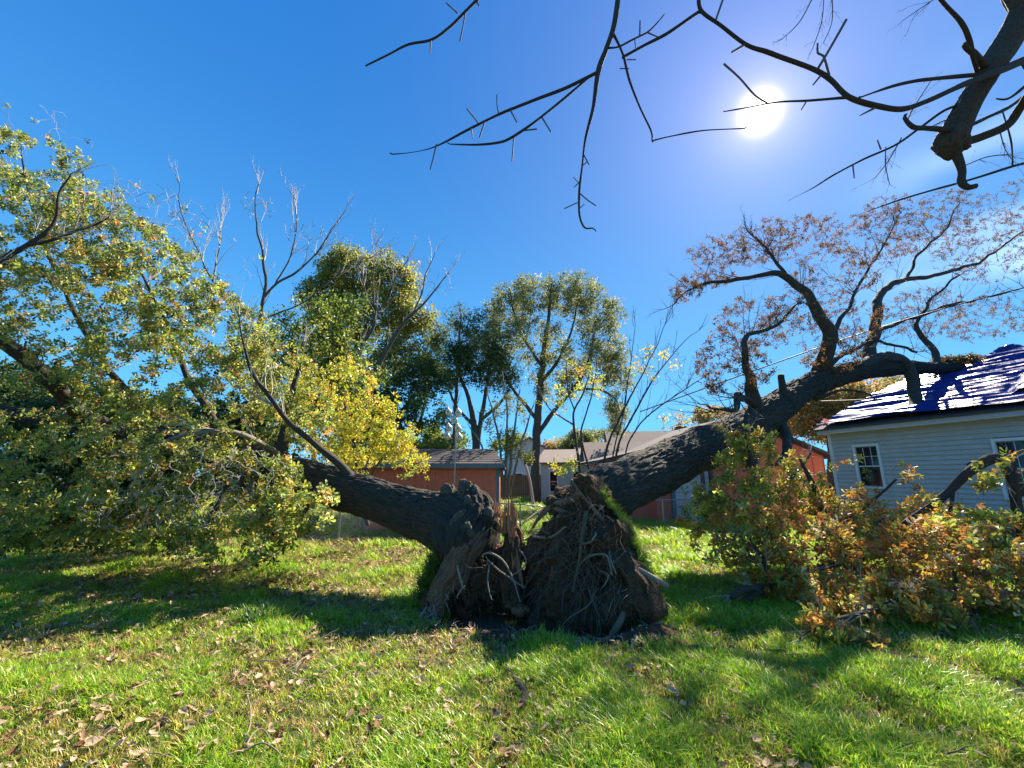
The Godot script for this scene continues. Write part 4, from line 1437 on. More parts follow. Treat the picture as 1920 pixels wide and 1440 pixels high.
func left_oak() -> void:
	var t := thing("fallen_oak", Vector3(-0.9, 0, -5.8), "uprooted oak lying towards the left with its leafy crown still on", "tree")
	var c := Vector3(-0.5, 0.42, -5.95)
	var under := Vector3(0.7, 0.25, 0.66).normalized()
	var ax := plate(t, c, under, 0.66, 0.66, 0.04, 0.2, 17.0)
	hanging_roots(t, c, under, ax, 0.68, 0.7, 0.08, 460, 10)
	var trunk := [Vector4(-0.32, 0.82, -5.95, 0.3219), Vector4(-0.64, 0.88, -6.00, 0.4050), Vector4(-0.99, 0.96, -6.20, 0.3900), Vector4(-1.42, 1.05, -6.50, 0.3316), Vector4(-1.81, 1.13, -6.75, 0.3168), Vector4(-2.44, 1.27, -7.10, 0.3001), Vector4(-3.37, 1.46, -7.60, 0.2904), Vector4(-4.42, 1.70, -8.10, 0.2814), Vector4(-5.59, 1.97, -8.60, 0.2793), Vector4(-6.85, 2.19, -9.10, 0.2513), Vector4(-8.61, 2.50, -9.60, 0.2243), Vector4(-10.68, 2.86, -10.00, 0.1907), Vector4(-12.64, 3.16, -10.30, 0.1449)]
	limb("trunk", t, trunk, "bark", 190, 0.021, 0.03, 0.02)
	# the flare of bark and buttress roots that stands over the hole
	for r in [
		[Vector4(-0.667, 0.562, -5.507, 0.1307), Vector4(-0.634, 0.794, -5.625, 0.1956), Vector4(-0.579, 1.068, -5.825, 0.2191), Vector4(-0.549, 1.247, -5.917, 0.1880), Vector4(-0.585, 1.358, -5.962, 0.1097)],
		[Vector4(-0.380, 0.943, -5.731, 0.1522), Vector4(-0.370, 1.113, -5.860, 0.1567), Vector4(-0.451, 1.267, -5.949, 0.1455), Vector4(-0.555, 1.330, -5.955, 0.0949)],
		[Vector4(-0.862, 0.844, -5.733, 0.1723), Vector4(-0.936, 1.094, -5.927, 0.1584), Vector4(-0.896, 1.250, -6.010, 0.1175), Vector4(-0.844, 1.298, -6.045, 0.0592)],
		[Vector4(-0.769, 0.605, -5.617, 0.1871), Vector4(-0.866, 0.841, -5.765, 0.2079), Vector4(-0.783, 1.030, -5.874, 0.1423)],
	]:
		limb("root_flare", t, r, "bark", 70, 0.03, 0.1, 0.02)
	for r in [
		[Vector4(-0.554, 0.681, -5.532, 0.1056), Vector4(-0.667, 0.505, -5.422, 0.1411), Vector4(-0.808, 0.271, -5.313, 0.1243), Vector4(-0.918, 0.071, -5.215, 0.0846), Vector4(-0.968, -0.032, -5.155, 0.0416)],
		[Vector4(-0.373, 0.789, -5.659, 0.0882), Vector4(-0.458, 0.594, -5.501, 0.0850), Vector4(-0.533, 0.404, -5.393, 0.0572), Vector4(-0.571, 0.248, -5.310, 0.0310)],
	]:
		limb("root_flare", t, r, "root_wood", 60, 0.028, 0.12, 0.02)
	var mb := Mb.new()
	for k in 44:
		var f := Vector3(-0.154, 0.902, -5.808) + Vector3(rng.randf_range(-0.12, 0.2), rng.randf_range(-0.12, 0.06), rng.randf_range(-0.12, 0.1))
		splinter(mb, f, f + Vector3(rng.randf_range(-0.06, 0.05), rng.randf_range(0.12, 0.44), rng.randf_range(-0.06, 0.06)), rng.randf_range(0.012, 0.034))
	for k in 30:
		var u := rng.randf()
		var f := Vector3(-0.029, 1.063, -5.890).lerp(Vector3(0.092, 0.395, -5.577), u) + in_ball() * 0.06
		splinter(mb, f + Vector3(0, -0.2, 0), f + Vector3(rng.randf_range(-0.08, 0.0), rng.randf_range(0.05, 0.2), 0.02), rng.randf_range(0.008, 0.024))
	for k in 26:
		var f := Vector3(-0.310, 0.945, -5.713) + in_ball() * 0.1
		splinter(mb, f, f + Vector3(rng.randf_range(-0.08, 0.08), rng.randf_range(-0.2, 0.1), rng.randf_range(0.0, 0.06)), rng.randf_range(0.006, 0.014))
	put("torn_wood", mb.mesh(), M["torn_wood"], t)
	mb = Mb.new()
	for k in 220:
		var u := rng.randf()
		var f := Vector3(-0.573, 0.662, -5.462).lerp(Vector3(-0.947, 0.020, -5.127), u) + in_ball() * 0.1
		splinter(mb, f, f + Vector3(rng.randf_range(-0.1, 0.06), rng.randf_range(-0.16, 0.03), rng.randf_range(-0.02, 0.06)), rng.randf_range(0.003, 0.009))
	put("root_fibres", mb.mesh(), M["pale_root"], t)
	mb = Mb.new()
	lump(mb, Vector3(-0.207, 0.340, -5.846), Vector3(0.3, 0.3, 0.22), 0.6, 20)
	lump(mb, Vector3(-0.473, 0.265, -5.750), Vector3(0.3, 0.24, 0.2), 0.6, 20)
	for q in [Vector3(-0.757, 0.423, -5.442), Vector3(-0.842, 0.242, -5.337), Vector3(-0.902, 0.094, -5.252), Vector3(-0.926, 0.007, -5.206), Vector3(-0.811, 0.577, -5.595), Vector3(-0.683, 0.535, -5.490)]:
		lump(mb, q + in_ball() * 0.03, Vector3(0.13, 0.12, 0.12), 1.1, 18)
	put("soil_clod", mb.mesh(), M["soil"], t)
	mb = Mb.new()
	for q in [[Vector3(-0.616, 1.386, -5.968), 0.1], [Vector3(-0.488, 1.316, -5.941), 0.1], [Vector3(-0.687, 1.301, -5.968), 0.1], [Vector3(-0.380, 1.201, -5.877), 0.1], [Vector3(-0.861, 1.256, -6.021), 0.11], [Vector3(-0.947, 1.195, -5.972), 0.09], [Vector3(-0.532, 1.141, -5.756), 0.11], [Vector3(-0.667, 0.953, -5.636), 0.11], [Vector3(-0.368, 1.029, -5.729), 0.09], [Vector3(-0.755, 0.794, -5.620), 0.12], [Vector3(-0.588, 0.834, -5.563), 0.1]]:
		lump(mb, q[0], Vector3(1, 1.2, 1) * q[1], 1.1, 22)
	put("burl", mb.mesh(), M["bark_lump"], t)
	limb("root_flare", t, [Vector4(-0.072, 0.917, -5.981, 0.0794), Vector4(0.014, 0.727, -5.876, 0.1055), Vector4(0.054, 0.454, -5.755, 0.1022), Vector4(0.078, 0.117, -5.600, 0.0849)], "soil", 60, 0.04, 0.16, 0.02)
	# grass that still clings to the stump's left side
	var at := []
	var tint := []
	for k in 420:
		var u := rng.randf()
		at.append(turned(Vector3(-0.3, 1, 0.2) + in_ball() * 0.6, rng.randf() * TAU, rng.randf_range(0.9, 1.6), Vector3(-0.767, 0.672, -5.593).lerp(Vector3(-0.993, 0.127, -5.338), u) + Vector3(rng.randf_range(-0.16, 0.02), rng.randf_range(-0.06, 0.1), rng.randf_range(-0.15, 0.0))))
		tint.append(pick([L(0.12, 0.24, 0.03), 3, L(0.2, 0.28, 0.05), 2, L(0.3, 0.25, 0.1), 1]))
	scatter("turf_grass", M["tuft_0"], M["grass"], at, tint, t)
	for r in [
		[Vector4(-0.358, 0.597, -5.480, 0.0163), Vector4(-0.257, 0.640, -5.409, 0.0193), Vector4(-0.095, 0.560, -5.351, 0.0159), Vector4(0.031, 0.368, -5.288, 0.0124), Vector4(0.103, 0.172, -5.211, 0.0061)],
		[Vector4(-0.290, 0.576, -5.428, 0.0129), Vector4(-0.158, 0.471, -5.352, 0.0126), Vector4(0.000, 0.396, -5.295, 0.0125), Vector4(0.155, 0.311, -5.289, 0.0062)],
		[Vector4(-0.636, 0.534, -5.273, 0.0187), Vector4(-0.570, 0.396, -5.165, 0.0182), Vector4(-0.529, 0.318, -5.137, 0.0090)],
		[Vector4(-0.536, 0.332, -5.199, 0.0152), Vector4(-0.587, 0.264, -5.132, 0.0120), Vector4(-0.608, 0.231, -5.112, 0.0089)],
		[Vector4(-0.256, 0.520, -5.409, 0.0128), Vector4(-0.260, 0.344, -5.268, 0.0124), Vector4(-0.212, 0.190, -5.205, 0.0091)],
		[Vector4(0.101, 0.668, -5.618, 0.0168), Vector4(0.184, 0.587, -5.541, 0.0132), Vector4(0.163, 0.503, -5.496, 0.0130), Vector4(0.000, 0.411, -5.415, 0.0096)],
		[Vector4(-0.470, 0.863, -5.581, 0.0235), Vector4(-0.410, 0.984, -5.653, 0.0205), Vector4(-0.234, 1.007, -5.681, 0.0103)],
		[Vector4(-0.525, 0.717, -5.499, 0.0296), Vector4(-0.414, 0.802, -5.565, 0.0267), Vector4(-0.356, 0.950, -5.671, 0.0171)],
	]:
		limb("root", t, thinner(r, 0.75), "pale_root", 7, 0.0, 0.04, 0.02)
	# limbs
	var la := [Vector4(-8.48, 2.52, -9.00, 0.1708), Vector4(-8.07, 2.72, -7.80, 0.1394), Vector4(-7.91, 3.05, -7.20, 0.1164), Vector4(-8.03, 3.42, -6.80, 0.1070), Vector4(-8.15, 3.66, -6.40, 0.0934), Vector4(-8.21, 3.87, -6.00, 0.0805), Vector4(-8.33, 4.44, -6.10, 0.0583), Vector4(-8.25, 4.95, -6.20, 0.0430), Vector4(-8.03, 5.32, -6.30, 0.0353), Vector4(-7.82, 5.75, -6.40, 0.0272), Vector4(-7.82, 6.37, -6.40, 0.0185), Vector4(-7.72, 6.74, -6.40, 0.0093)]
	var lb := [Vector4(-2.60, 1.47, -7.15, 0.0969), Vector4(-2.83, 1.75, -7.10, 0.0618), Vector4(-3.21, 2.10, -6.90, 0.0477), Vector4(-3.58, 2.42, -6.70, 0.0383), Vector4(-3.86, 2.82, -6.50, 0.0335), Vector4(-4.10, 3.23, -6.40, 0.0251), Vector4(-4.22, 3.63, -6.30, 0.0167), Vector4(-4.34, 4.08, -6.30, 0.0085)]
	var ld := [Vector4(-8.03, 5.32, -6.30, 0.0265), Vector4(-7.73, 5.48, -6.40, 0.0225), Vector4(-7.35, 5.77, -6.50, 0.0184), Vector4(-6.98, 5.97, -6.50, 0.0092)]
	var le := [Vector4(-4.18, 1.97, -7.60, 0.0475), Vector4(-4.28, 2.21, -6.80, 0.0386), Vector4(-4.50, 2.23, -6.50, 0.0370), Vector4(-4.81, 2.18, -6.30, 0.0318), Vector4(-4.93, 2.08, -6.10, 0.0269), Vector4(-5.13, 1.91, -6.00, 0.0150)]
	var lf := [Vector4(-5.59, 1.97, -8.60, 0.1397), Vector4(-6.20, 2.78, -8.60, 0.0768), Vector4(-6.76, 3.66, -8.50, 0.0554), Vector4(-7.33, 4.80, -8.40, 0.0338), Vector4(-8.09, 6.17, -8.20, 0.0142)]
	var lg := [Vector4(-6.85, 2.19, -9.10, 0.1370), Vector4(-8.35, 3.31, -9.00, 0.0754), Vector4(-9.46, 4.91, -8.70, 0.0467), Vector4(-10.58, 7.07, -8.40, 0.0297), Vector4(-10.85, 8.52, -8.00, 0.0118)]
	var lh := [Vector4(-4.42, 1.70, -8.10, 0.1307), Vector4(-4.51, 2.86, -8.40, 0.0752), Vector4(-4.50, 3.80, -8.60, 0.0450), Vector4(-4.45, 4.39, -8.60, 0.0228)]
	var li := [Vector4(-4.54, 1.76, -7.60, 0.0851), Vector4(-4.50, 1.27, -6.80, 0.0458), Vector4(-4.55, 0.86, -6.50, 0.0275), Vector4(-4.60, 0.63, -6.30, 0.0113)]
	var lj := [Vector4(-3.19, 1.42, -7.20, 0.0620), Vector4(-3.09, 1.12, -6.60, 0.0322), Vector4(-3.14, 0.77, -6.30, 0.0189), Vector4(-3.17, 0.51, -6.20, 0.0111)]
	var lk := [Vector4(-6.63, 2.17, -8.80, 0.1325), Vector4(-6.65, 1.87, -7.40, 0.0646), Vector4(-6.68, 1.51, -6.60, 0.0367), Vector4(-6.80, 1.15, -6.20, 0.0189)]
	var all := PackedVector3Array()
	for l in [la, lb, ld, le, lf, lg, lh, li, lj, lk]:
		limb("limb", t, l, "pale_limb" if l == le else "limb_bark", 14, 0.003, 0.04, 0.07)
		all.append_array(along_path(l, 0.3, 0.25))
	var pal := [L(0.232, 0.295, 0.057), 5, L(0.349, 0.408, 0.065), 4, L(0.512, 0.498, 0.072), 3, L(0.629, 0.408, 0.081), 1, L(0.698, 0.295, 0.065), 0.5, L(0.140, 0.204, 0.048), 3, L(0.487, 0.470, 0.190), 1, L(0.418, 0.302, 0.123), 0.7, L(0.058, 0.084, 0.024), 2]  # the pale grey green imitates highlights on the leaves by colour
	var tw := Mb.new()
	for l in [la, lb, ld, lf, lg, lh, le]:
		shoots(tw, l, 12, 0.9, 0.012, 3, 0.3, 0.3, 1.0, all)
	put("twigs", tw.mesh(), M["pale_twig"], t).set_meta("kind", "stuff")
	crown(t, all, [
		[Vector3(-10.21, 7.78, -7.60), Vector3(1.2, 0.9, 1.2), 130], [Vector3(-9.12, 6.05, -7.20), Vector3(1.4, 1.2, 1.2), 200], [Vector3(-8.45, 6.43, -7.80), Vector3(1.2, 0.9, 1.1), 160],
		[Vector3(-7.14, 5.24, -7.80), Vector3(1.3, 1.0, 1.2), 190], [Vector3(-8.11, 4.33, -7.20), Vector3(1.5, 1.1, 1.2), 200], [Vector3(-5.83, 4.34, -7.80), Vector3(1.1, 0.9, 1.1), 160],
		[Vector3(-6.08, 3.24, -7.20), Vector3(1.4, 0.8, 1.1), 150], [Vector3(-4.64, 3.34, -7.60), Vector3(1.0, 0.8, 1.0), 135], [Vector3(-7.48, 2.61, -6.80), Vector3(1.5, 0.8, 1.1), 140],
		[Vector3(-5.28, 1.90, -6.40), Vector3(1.4, 0.6, 0.8), 100], [Vector3(-6.40, 1.51, -6.10), Vector3(1.3, 0.6, 0.8), 80], [Vector3(-3.93, 1.51, -6.50), Vector3(0.9, 0.55, 0.6), 60],
		[Vector3(-3.01, 1.07, -6.20), Vector3(0.6, 0.4, 0.4), 50], [Vector3(-3.68, 0.76, -5.90), Vector3(0.75, 0.35, 0.4), 60], [Vector3(-5.16, 1.10, -5.90), Vector3(1.1, 0.4, 0.5), 45],
		[Vector3(-10.07, 4.66, -7.00), Vector3(1.3, 1.5, 1.2), 90], [Vector3(-3.76, 2.52, -7.40), Vector3(0.8, 0.6, 0.7), 60], [Vector3(-6.47, 0.89, -5.90), Vector3(0.8, 0.35, 0.4), 55], [Vector3(-6.45, 0.85, -6.60), Vector3(1.2, 0.4, 0.5), 80], [Vector3(-8.26, 0.87, -8.20), Vector3(1.6, 0.5, 0.6), 110], [Vector3(-6.01, 0.85, -8.40), Vector3(1.6, 0.45, 0.6), 110], [Vector3(-4.38, 0.87, -8.20), Vector3(0.7, 0.4, 0.5), 45], [Vector3(-5.45, 0.66, -7.20), Vector3(0.9, 0.3, 0.4), 45],  # low balls farthest back are added foliage, standing in for shade under the crown
	], {"per": 6, "palette": pal, "size": 1.0, "mesh": "rosette", "leaf": "leaf", "twig": 0.025, "grow": 0.008, "tip": 0.003, "gap": 0.1, "bark": "pale_twig", "bend": 0.14, "sag": 0.05, "singles": 26})
	# the tangle of leafless twigs that hangs under the pale limb
	crown(t, along_path(le, 0.12, 0.1), [[Vector3(-4.48, 1.59, -5.75), Vector3(0.9, 0.42, 0.3), 190], [Vector3(-3.72, 1.59, -5.90), Vector3(0.6, 0.4, 0.3), 110], [Vector3(-4.76, 1.12, -5.60), Vector3(0.8, 0.3, 0.3), 110], [Vector3(-4.02, 1.11, -5.70), Vector3(0.6, 0.25, 0.3), 60]], {"per": 0, "bark": "pale_twig", "gap": -2, "bend": 0.35, "tip": 0.0042, "grow": 0.005, "sag": -0.1, "upward": -0.4})
	crown(t, all, [[Vector3(-10.45, 8.75, -7.80), Vector3(1.2, 0.7, 1.0), 60], [Vector3(-7.98, 7.06, -8.00), Vector3(1.4, 0.6, 1.0), 90], [Vector3(-6.38, 6.17, -8.20), Vector3(0.9, 0.7, 0.9), 60]], {"per": 1, "leafy": 0.15, "palette": pal, "mesh": "rosette", "leaf": "leaf", "bark": "pale_twig", "gap": -2, "tip": 0.0025, "grow": 0.004, "sag": 0.15})


# ---------- trees that stand ----------
func tree(called: String, at: Vector3, label: String, limbs: Array, balls: Array, o: Dictionary, group := "") -> Node3D:
	var t := thing(called, Vector3(at.x, 0, at.z), label, o.get("kind", "tree"), group)
	var all := PackedVector3Array()
	for k in limbs.size():
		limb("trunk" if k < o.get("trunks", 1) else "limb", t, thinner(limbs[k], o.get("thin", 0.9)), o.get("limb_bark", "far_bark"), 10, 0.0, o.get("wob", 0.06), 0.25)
		all.append_array(along_path(limbs[k], 0.3, 0.25))
	if o.has("shoots"):
		var tw := Mb.new()
		for l in limbs:
			shoots(tw, l, o["shoots"], o.get("shoot_len", 1.0), o.get("shoot_r", 0.012), o.get("levels", 3), o.get("up", 0.5), 0.3, o.get("spread", 0.7), all)
		put("twigs", tw.mesh(), M[o.get("bark", "twig")], t).set_meta("kind", "stuff")
	crown(t, all, balls, o)
	return t


func background_trees() -> void:
	var olive := [L(0.206, 0.247, 0.085), 5, L(0.343, 0.349, 0.117), 3, L(0.549, 0.463, 0.169), 2, L(0.119, 0.166, 0.062), 3]
	var deep := [L(0.073, 0.118, 0.036), 5, L(0.134, 0.183, 0.053), 3, L(0.221, 0.245, 0.073), 1]
	var fresh := [L(0.14, 0.21, 0.035), 4, L(0.24, 0.3, 0.045), 3, L(0.36, 0.36, 0.06), 2, L(0.09, 0.14, 0.03), 3]
	var gold := [L(0.598, 0.543, 0.050), 5, L(0.419, 0.472, 0.050), 5, L(0.688, 0.515, 0.066), 2, L(0.598, 0.343, 0.066), 1]
	var rust := [L(0.323, 0.270, 0.094), 4, L(0.539, 0.351, 0.108), 3, L(0.216, 0.243, 0.080), 3, L(0.674, 0.323, 0.108), 1]
	# the tall oak in the middle
	var far := {"per": 7, "size": 1.2, "palette": olive, "twig": 0.05, "grow": 0.012, "tip": 0.008, "gap": 0.13, "gap_size": 1.3, "tight": 0.55, "lift": 0.6, "sides": 3, "bend": 0.12}
	tree("oak_tree", Vector3(1.36, 0.01, -26.00), "tall evergreen oak with a dark straight trunk in the middle distance", [
		[Vector4(1.36, -0.15, -26.00, 0.4117), Vector4(1.38, 1.40, -26.00, 0.3209), Vector4(1.55, 4.61, -26.00, 0.2802), Vector4(1.82, 7.31, -26.00, 0.2360), Vector4(2.10, 9.78, -26.00, 0.1719), Vector4(2.46, 12.35, -26.00, 0.1053), Vector4(2.67, 14.24, -26.00, 0.0534)],
		[Vector4(1.58, 4.12, -26.00, 0.1806), Vector4(2.66, 5.61, -26.00, 0.1496), Vector4(3.69, 6.80, -26.00, 0.1175), Vector4(4.76, 8.36, -26.00, 0.0850), Vector4(5.38, 10.87, -26.00, 0.0520)],
		[Vector4(1.52, 5.11, -26.00, 0.1490), Vector4(0.34, 6.63, -26.00, 0.1173), Vector4(-0.51, 8.01, -26.00, 0.0848), Vector4(-1.21, 10.14, -26.00, 0.0517)],
		[Vector4(1.86, 7.49, -26.00, 0.1519), Vector4(3.08, 9.07, -26.00, 0.1026), Vector4(4.00, 11.23, -26.00, 0.0696), Vector4(4.44, 13.86, -26.00, 0.0355)],
		[Vector4(1.97, 8.36, -26.00, 0.1360), Vector4(0.86, 10.14, -26.00, 0.0862), Vector4(0.17, 11.97, -26.00, 0.0700), Vector4(-0.18, 13.86, -26.00, 0.0355)],
		[Vector4(3.87, 6.97, -26.00, 0.1008), Vector4(5.38, 6.97, -26.00, 0.0840), Vector4(6.52, 6.29, -26.00, 0.0669), Vector4(6.61, 4.94, -26.00, 0.0331)],
	], [
		[Vector3(-0.18, 12.53, -26.00), Vector3(1.8, 1.5, 1.8), 75], [Vector3(1.77, 13.48, -26.00), Vector3(1.8, 1.2, 1.8), 60], [Vector3(4.25, 13.48, -26.00), Vector3(1.9, 1.4, 1.8), 80], [Vector3(5.76, 11.60, -26.00), Vector3(1.5, 1.6, 1.6), 75],
		[Vector3(1.38, 10.14, -26.00), Vector3(2.2, 1.5, 1.8), 80], [Vector3(4.77, 8.71, -26.00), Vector3(2.0, 1.8, 1.8), 85], [Vector3(-1.21, 10.14, -26.00), Vector3(1.2, 1.5, 1.4), 60], [Vector3(6.73, 8.36, -26.00), Vector3(0.9, 2.2, 1.2), 60],
		[Vector3(6.29, 5.11, -26.00), Vector3(0.9, 1.0, 1.0), 35], [Vector3(2.70, 7.31, -26.00), Vector3(1.6, 0.9, 1.4), 35],
	], far)
	# its darker neighbour
	var o := far.duplicate()
	o.palette = deep
	tree("dark_oak_tree", Vector3(-1.89, 0.59, -23.00), "dark evergreen tree with forked trunk, left of the tall oak", [
		[Vector4(-1.89, 0.59, -23.00, 0.2816), Vector4(-1.92, 2.53, -23.00, 0.2582), Vector4(-2.10, 4.26, -23.00, 0.2042), Vector4(-2.37, 5.74, -23.00, 0.1331), Vector4(-2.94, 7.26, -23.00, 0.0900), Vector4(-3.35, 8.83, -23.00, 0.0456)],
		[Vector4(-1.91, 3.39, -23.00, 0.1736), Vector4(-1.62, 5.14, -23.00, 0.1323), Vector4(-1.35, 6.96, -23.00, 0.0897), Vector4(-1.07, 9.15, -23.00, 0.0458)],
		[Vector4(-2.10, 4.26, -23.00, 0.1167), Vector4(-2.88, 5.14, -23.00, 0.0882), Vector4(-3.57, 6.34, -23.00, 0.0595)],
		[Vector4(-1.75, 4.55, -23.00, 0.1170), Vector4(-0.74, 5.44, -23.00, 0.0885), Vector4(-0.15, 6.34, -23.00, 0.0595)],
	], [[Vector3(-3.31, 7.57, -23.00), Vector3(1.3, 1.2, 1.4), 60], [Vector3(-1.67, 8.51, -23.00), Vector3(1.5, 1.3, 1.5), 70], [Vector3(-2.46, 10.12, -23.00), Vector3(1.2, 0.8, 1.2), 25], [Vector3(-0.90, 7.26, -23.00), Vector3(1.2, 1.1, 1.3), 50], [Vector3(-4.14, 9.48, -24.00), Vector3(0.8, 0.8, 1.0), 22]], o)
	o = far.duplicate()
	o.merge({"per": 0, "tip": 0.009, "grow": 0.012, "gap": -2, "sag": 0.15, "upward": 0.7, "pull": 1.5, "bend": 0.08, "shoots": 30, "shoot_len": 2.2, "shoot_r": 0.022}, true)
	tree("bare_tree", Vector3(-3.67, 1.39, -27.00), "leafless tree whose fine grey tips show above the dark tree", [[Vector4(-3.67, 1.39, -27.00, 0.1666), Vector4(-3.65, 6.47, -27.00, 0.1389), Vector4(-3.57, 10.10, -27.00, 0.0893), Vector4(-3.45, 12.37, -27.00, 0.0545)]], [[Vector3(-3.97, 11.61, -27.00), Vector3(2.2, 1.3, 1.5), 160]], o)
	# the leafy oak on the left and the bare tree before it
	o = far.duplicate()
	o.palette = [L(0.218, 0.256, 0.067), 5, L(0.346, 0.342, 0.092), 3, L(0.546, 0.461, 0.101), 2, L(0.127, 0.171, 0.050), 2]
	o.size = 1.5
	tree("oak_tree", Vector3(-7.59, 0.72, -20.00), "tall broad oak with yellowish green crown behind the left oak's limbs", [
		[Vector4(-7.59, 0.72, -20.00, 0.3673), Vector4(-7.69, 3.40, -20.00, 0.3279), Vector4(-7.65, 5.98, -20.00, 0.2593), Vector4(-7.69, 8.16, -20.00, 0.1857), Vector4(-8.01, 10.43, -20.00, 0.1086), Vector4(-8.29, 12.21, -20.00, 0.0553)],
		[Vector4(-7.66, 5.46, -20.00, 0.1805), Vector4(-6.56, 7.06, -20.00, 0.1311), Vector4(-5.74, 8.72, -20.00, 0.0934), Vector4(-5.29, 10.43, -20.00, 0.0407)],
		[Vector4(-7.69, 4.93, -20.00, 0.1539), Vector4(-8.87, 6.52, -20.00, 0.1173), Vector4(-9.55, 8.16, -20.00, 0.0796), Vector4(-9.77, 10.43, -20.00, 0.0407)],
	], [[Vector3(-8.40, 11.91, -20.00), Vector3(1.5, 1.1, 1.5), 75], [Vector3(-9.50, 10.43, -20.00), Vector3(1.1, 1.3, 1.3), 60], [Vector3(-6.15, 11.17, -20.00), Vector3(1.4, 1.2, 1.4), 75], [Vector3(-8.05, 9.28, -20.00), Vector3(1.9, 1.3, 1.7), 80], [Vector3(-5.10, 9.28, -20.00), Vector3(1.1, 1.1, 1.2), 50], [Vector3(-8.89, 6.79, -20.00), Vector3(1.7, 1.3, 1.5), 70], [Vector3(-5.51, 7.06, -20.00), Vector3(1.6, 1.1, 1.4), 70]], o)
	o = far.duplicate()
	o.palette = deep
	tree("dark_oak_tree", Vector3(-5.29, 0.80, -18.00), "low dark evergreen behind the yellow bush and the garden shed", [[Vector4(-5.29, 0.80, -18.00, 0.2424), Vector4(-5.53, 2.77, -18.00, 0.2032), Vector4(-5.89, 4.59, -18.00, 0.1385), Vector4(-6.10, 6.02, -18.00, 0.0704)], [Vector4(-5.63, 3.22, -18.00, 0.1135), Vector4(-4.62, 4.59, -18.00, 0.0808), Vector4(-3.97, 5.54, -18.00, 0.0467)]],
		[[Vector3(-6.27, 5.07, -18.00), Vector3(1.5, 1.2, 1.3), 48], [Vector3(-4.43, 5.54, -18.00), Vector3(1.5, 1.0, 1.3), 45], [Vector3(-5.89, 2.99, -18.00), Vector3(1.6, 1.2, 1.2), 48], [Vector3(-3.62, 6.15, -18.50), Vector3(0.9, 0.8, 1.0), 24], [Vector3(-7.30, 3.67, -18.00), Vector3(1.2, 1.3, 1.2), 36]], o)
	o = {"per": 0, "twig": 0.03, "grow": 0.013, "tip": 0.0075, "gap": -2, "sag": 0.08, "bend": 0.09, "sides": 3, "trunks": 2, "bark": "pale_twig", "upward": 0.6, "pull": 1.6, "thin": 0.62, "shoots": 11, "shoot_len": 1.25, "shoot_r": 0.014}
	tree("bare_tree", Vector3(-5.43, 1.10, -15.00), "leafless tree with two grey stems before the yellowish oak", [
		[Vector4(-5.38, 1.10, -15.00, 0.2026), Vector4(-5.33, 3.32, -15.00, 0.1712), Vector4(-5.01, 5.28, -15.00, 0.1369), Vector4(-4.55, 6.34, -15.00, 0.1191), Vector4(-4.12, 7.22, -15.00, 0.1005), Vector4(-3.77, 7.56, -15.00, 0.0807), Vector4(-3.33, 8.08, -15.00, 0.0610), Vector4(-2.83, 8.72, -15.00, 0.0410), Vector4(-2.44, 9.28, -15.00, 0.0207)],
		[Vector4(-5.62, 1.10, -15.00, 0.1841), Vector4(-5.80, 3.32, -15.00, 0.1427), Vector4(-5.75, 5.78, -15.00, 0.1182), Vector4(-5.26, 6.95, -15.00, 0.1001), Vector4(-5.19, 7.56, -15.00, 0.0807), Vector4(-5.61, 8.39, -15.00, 0.0510), Vector4(-5.76, 9.21, -15.00, 0.0206)],
		[Vector4(-5.19, 7.56, -15.00, 0.0706), Vector4(-4.72, 8.15, -15.00, 0.0509), Vector4(-4.49, 9.14, -15.00, 0.0412), Vector4(-4.04, 9.89, -15.00, 0.0208)],
		[Vector4(-5.26, 7.99, -15.00, 0.0609), Vector4(-5.34, 8.87, -15.00, 0.0411), Vector4(-5.33, 9.55, -15.00, 0.0311), Vector4(-5.36, 10.58, -15.00, 0.0158)],
		[Vector4(-3.77, 7.56, -15.00, 0.0505), Vector4(-3.47, 8.43, -15.00, 0.0408), Vector4(-3.31, 9.32, -15.00, 0.0310), Vector4(-3.03, 10.12, -15.00, 0.0157)],
	], [[Vector3(-5.29, 9.55, -15.00), Vector3(1.0, 0.7, 0.8), 55], [Vector3(-3.94, 9.55, -15.00), Vector3(0.7, 0.6, 0.6), 35], [Vector3(-2.77, 8.87, -15.00), Vector3(0.6, 0.6, 0.5), 40], [Vector3(-3.43, 7.56, -15.00), Vector3(0.6, 0.4, 0.5), 20], [Vector3(-5.48, 7.99, -15.00), Vector3(0.7, 0.5, 0.6), 20]], o)
	o = o.duplicate()
	o.trunks = 1
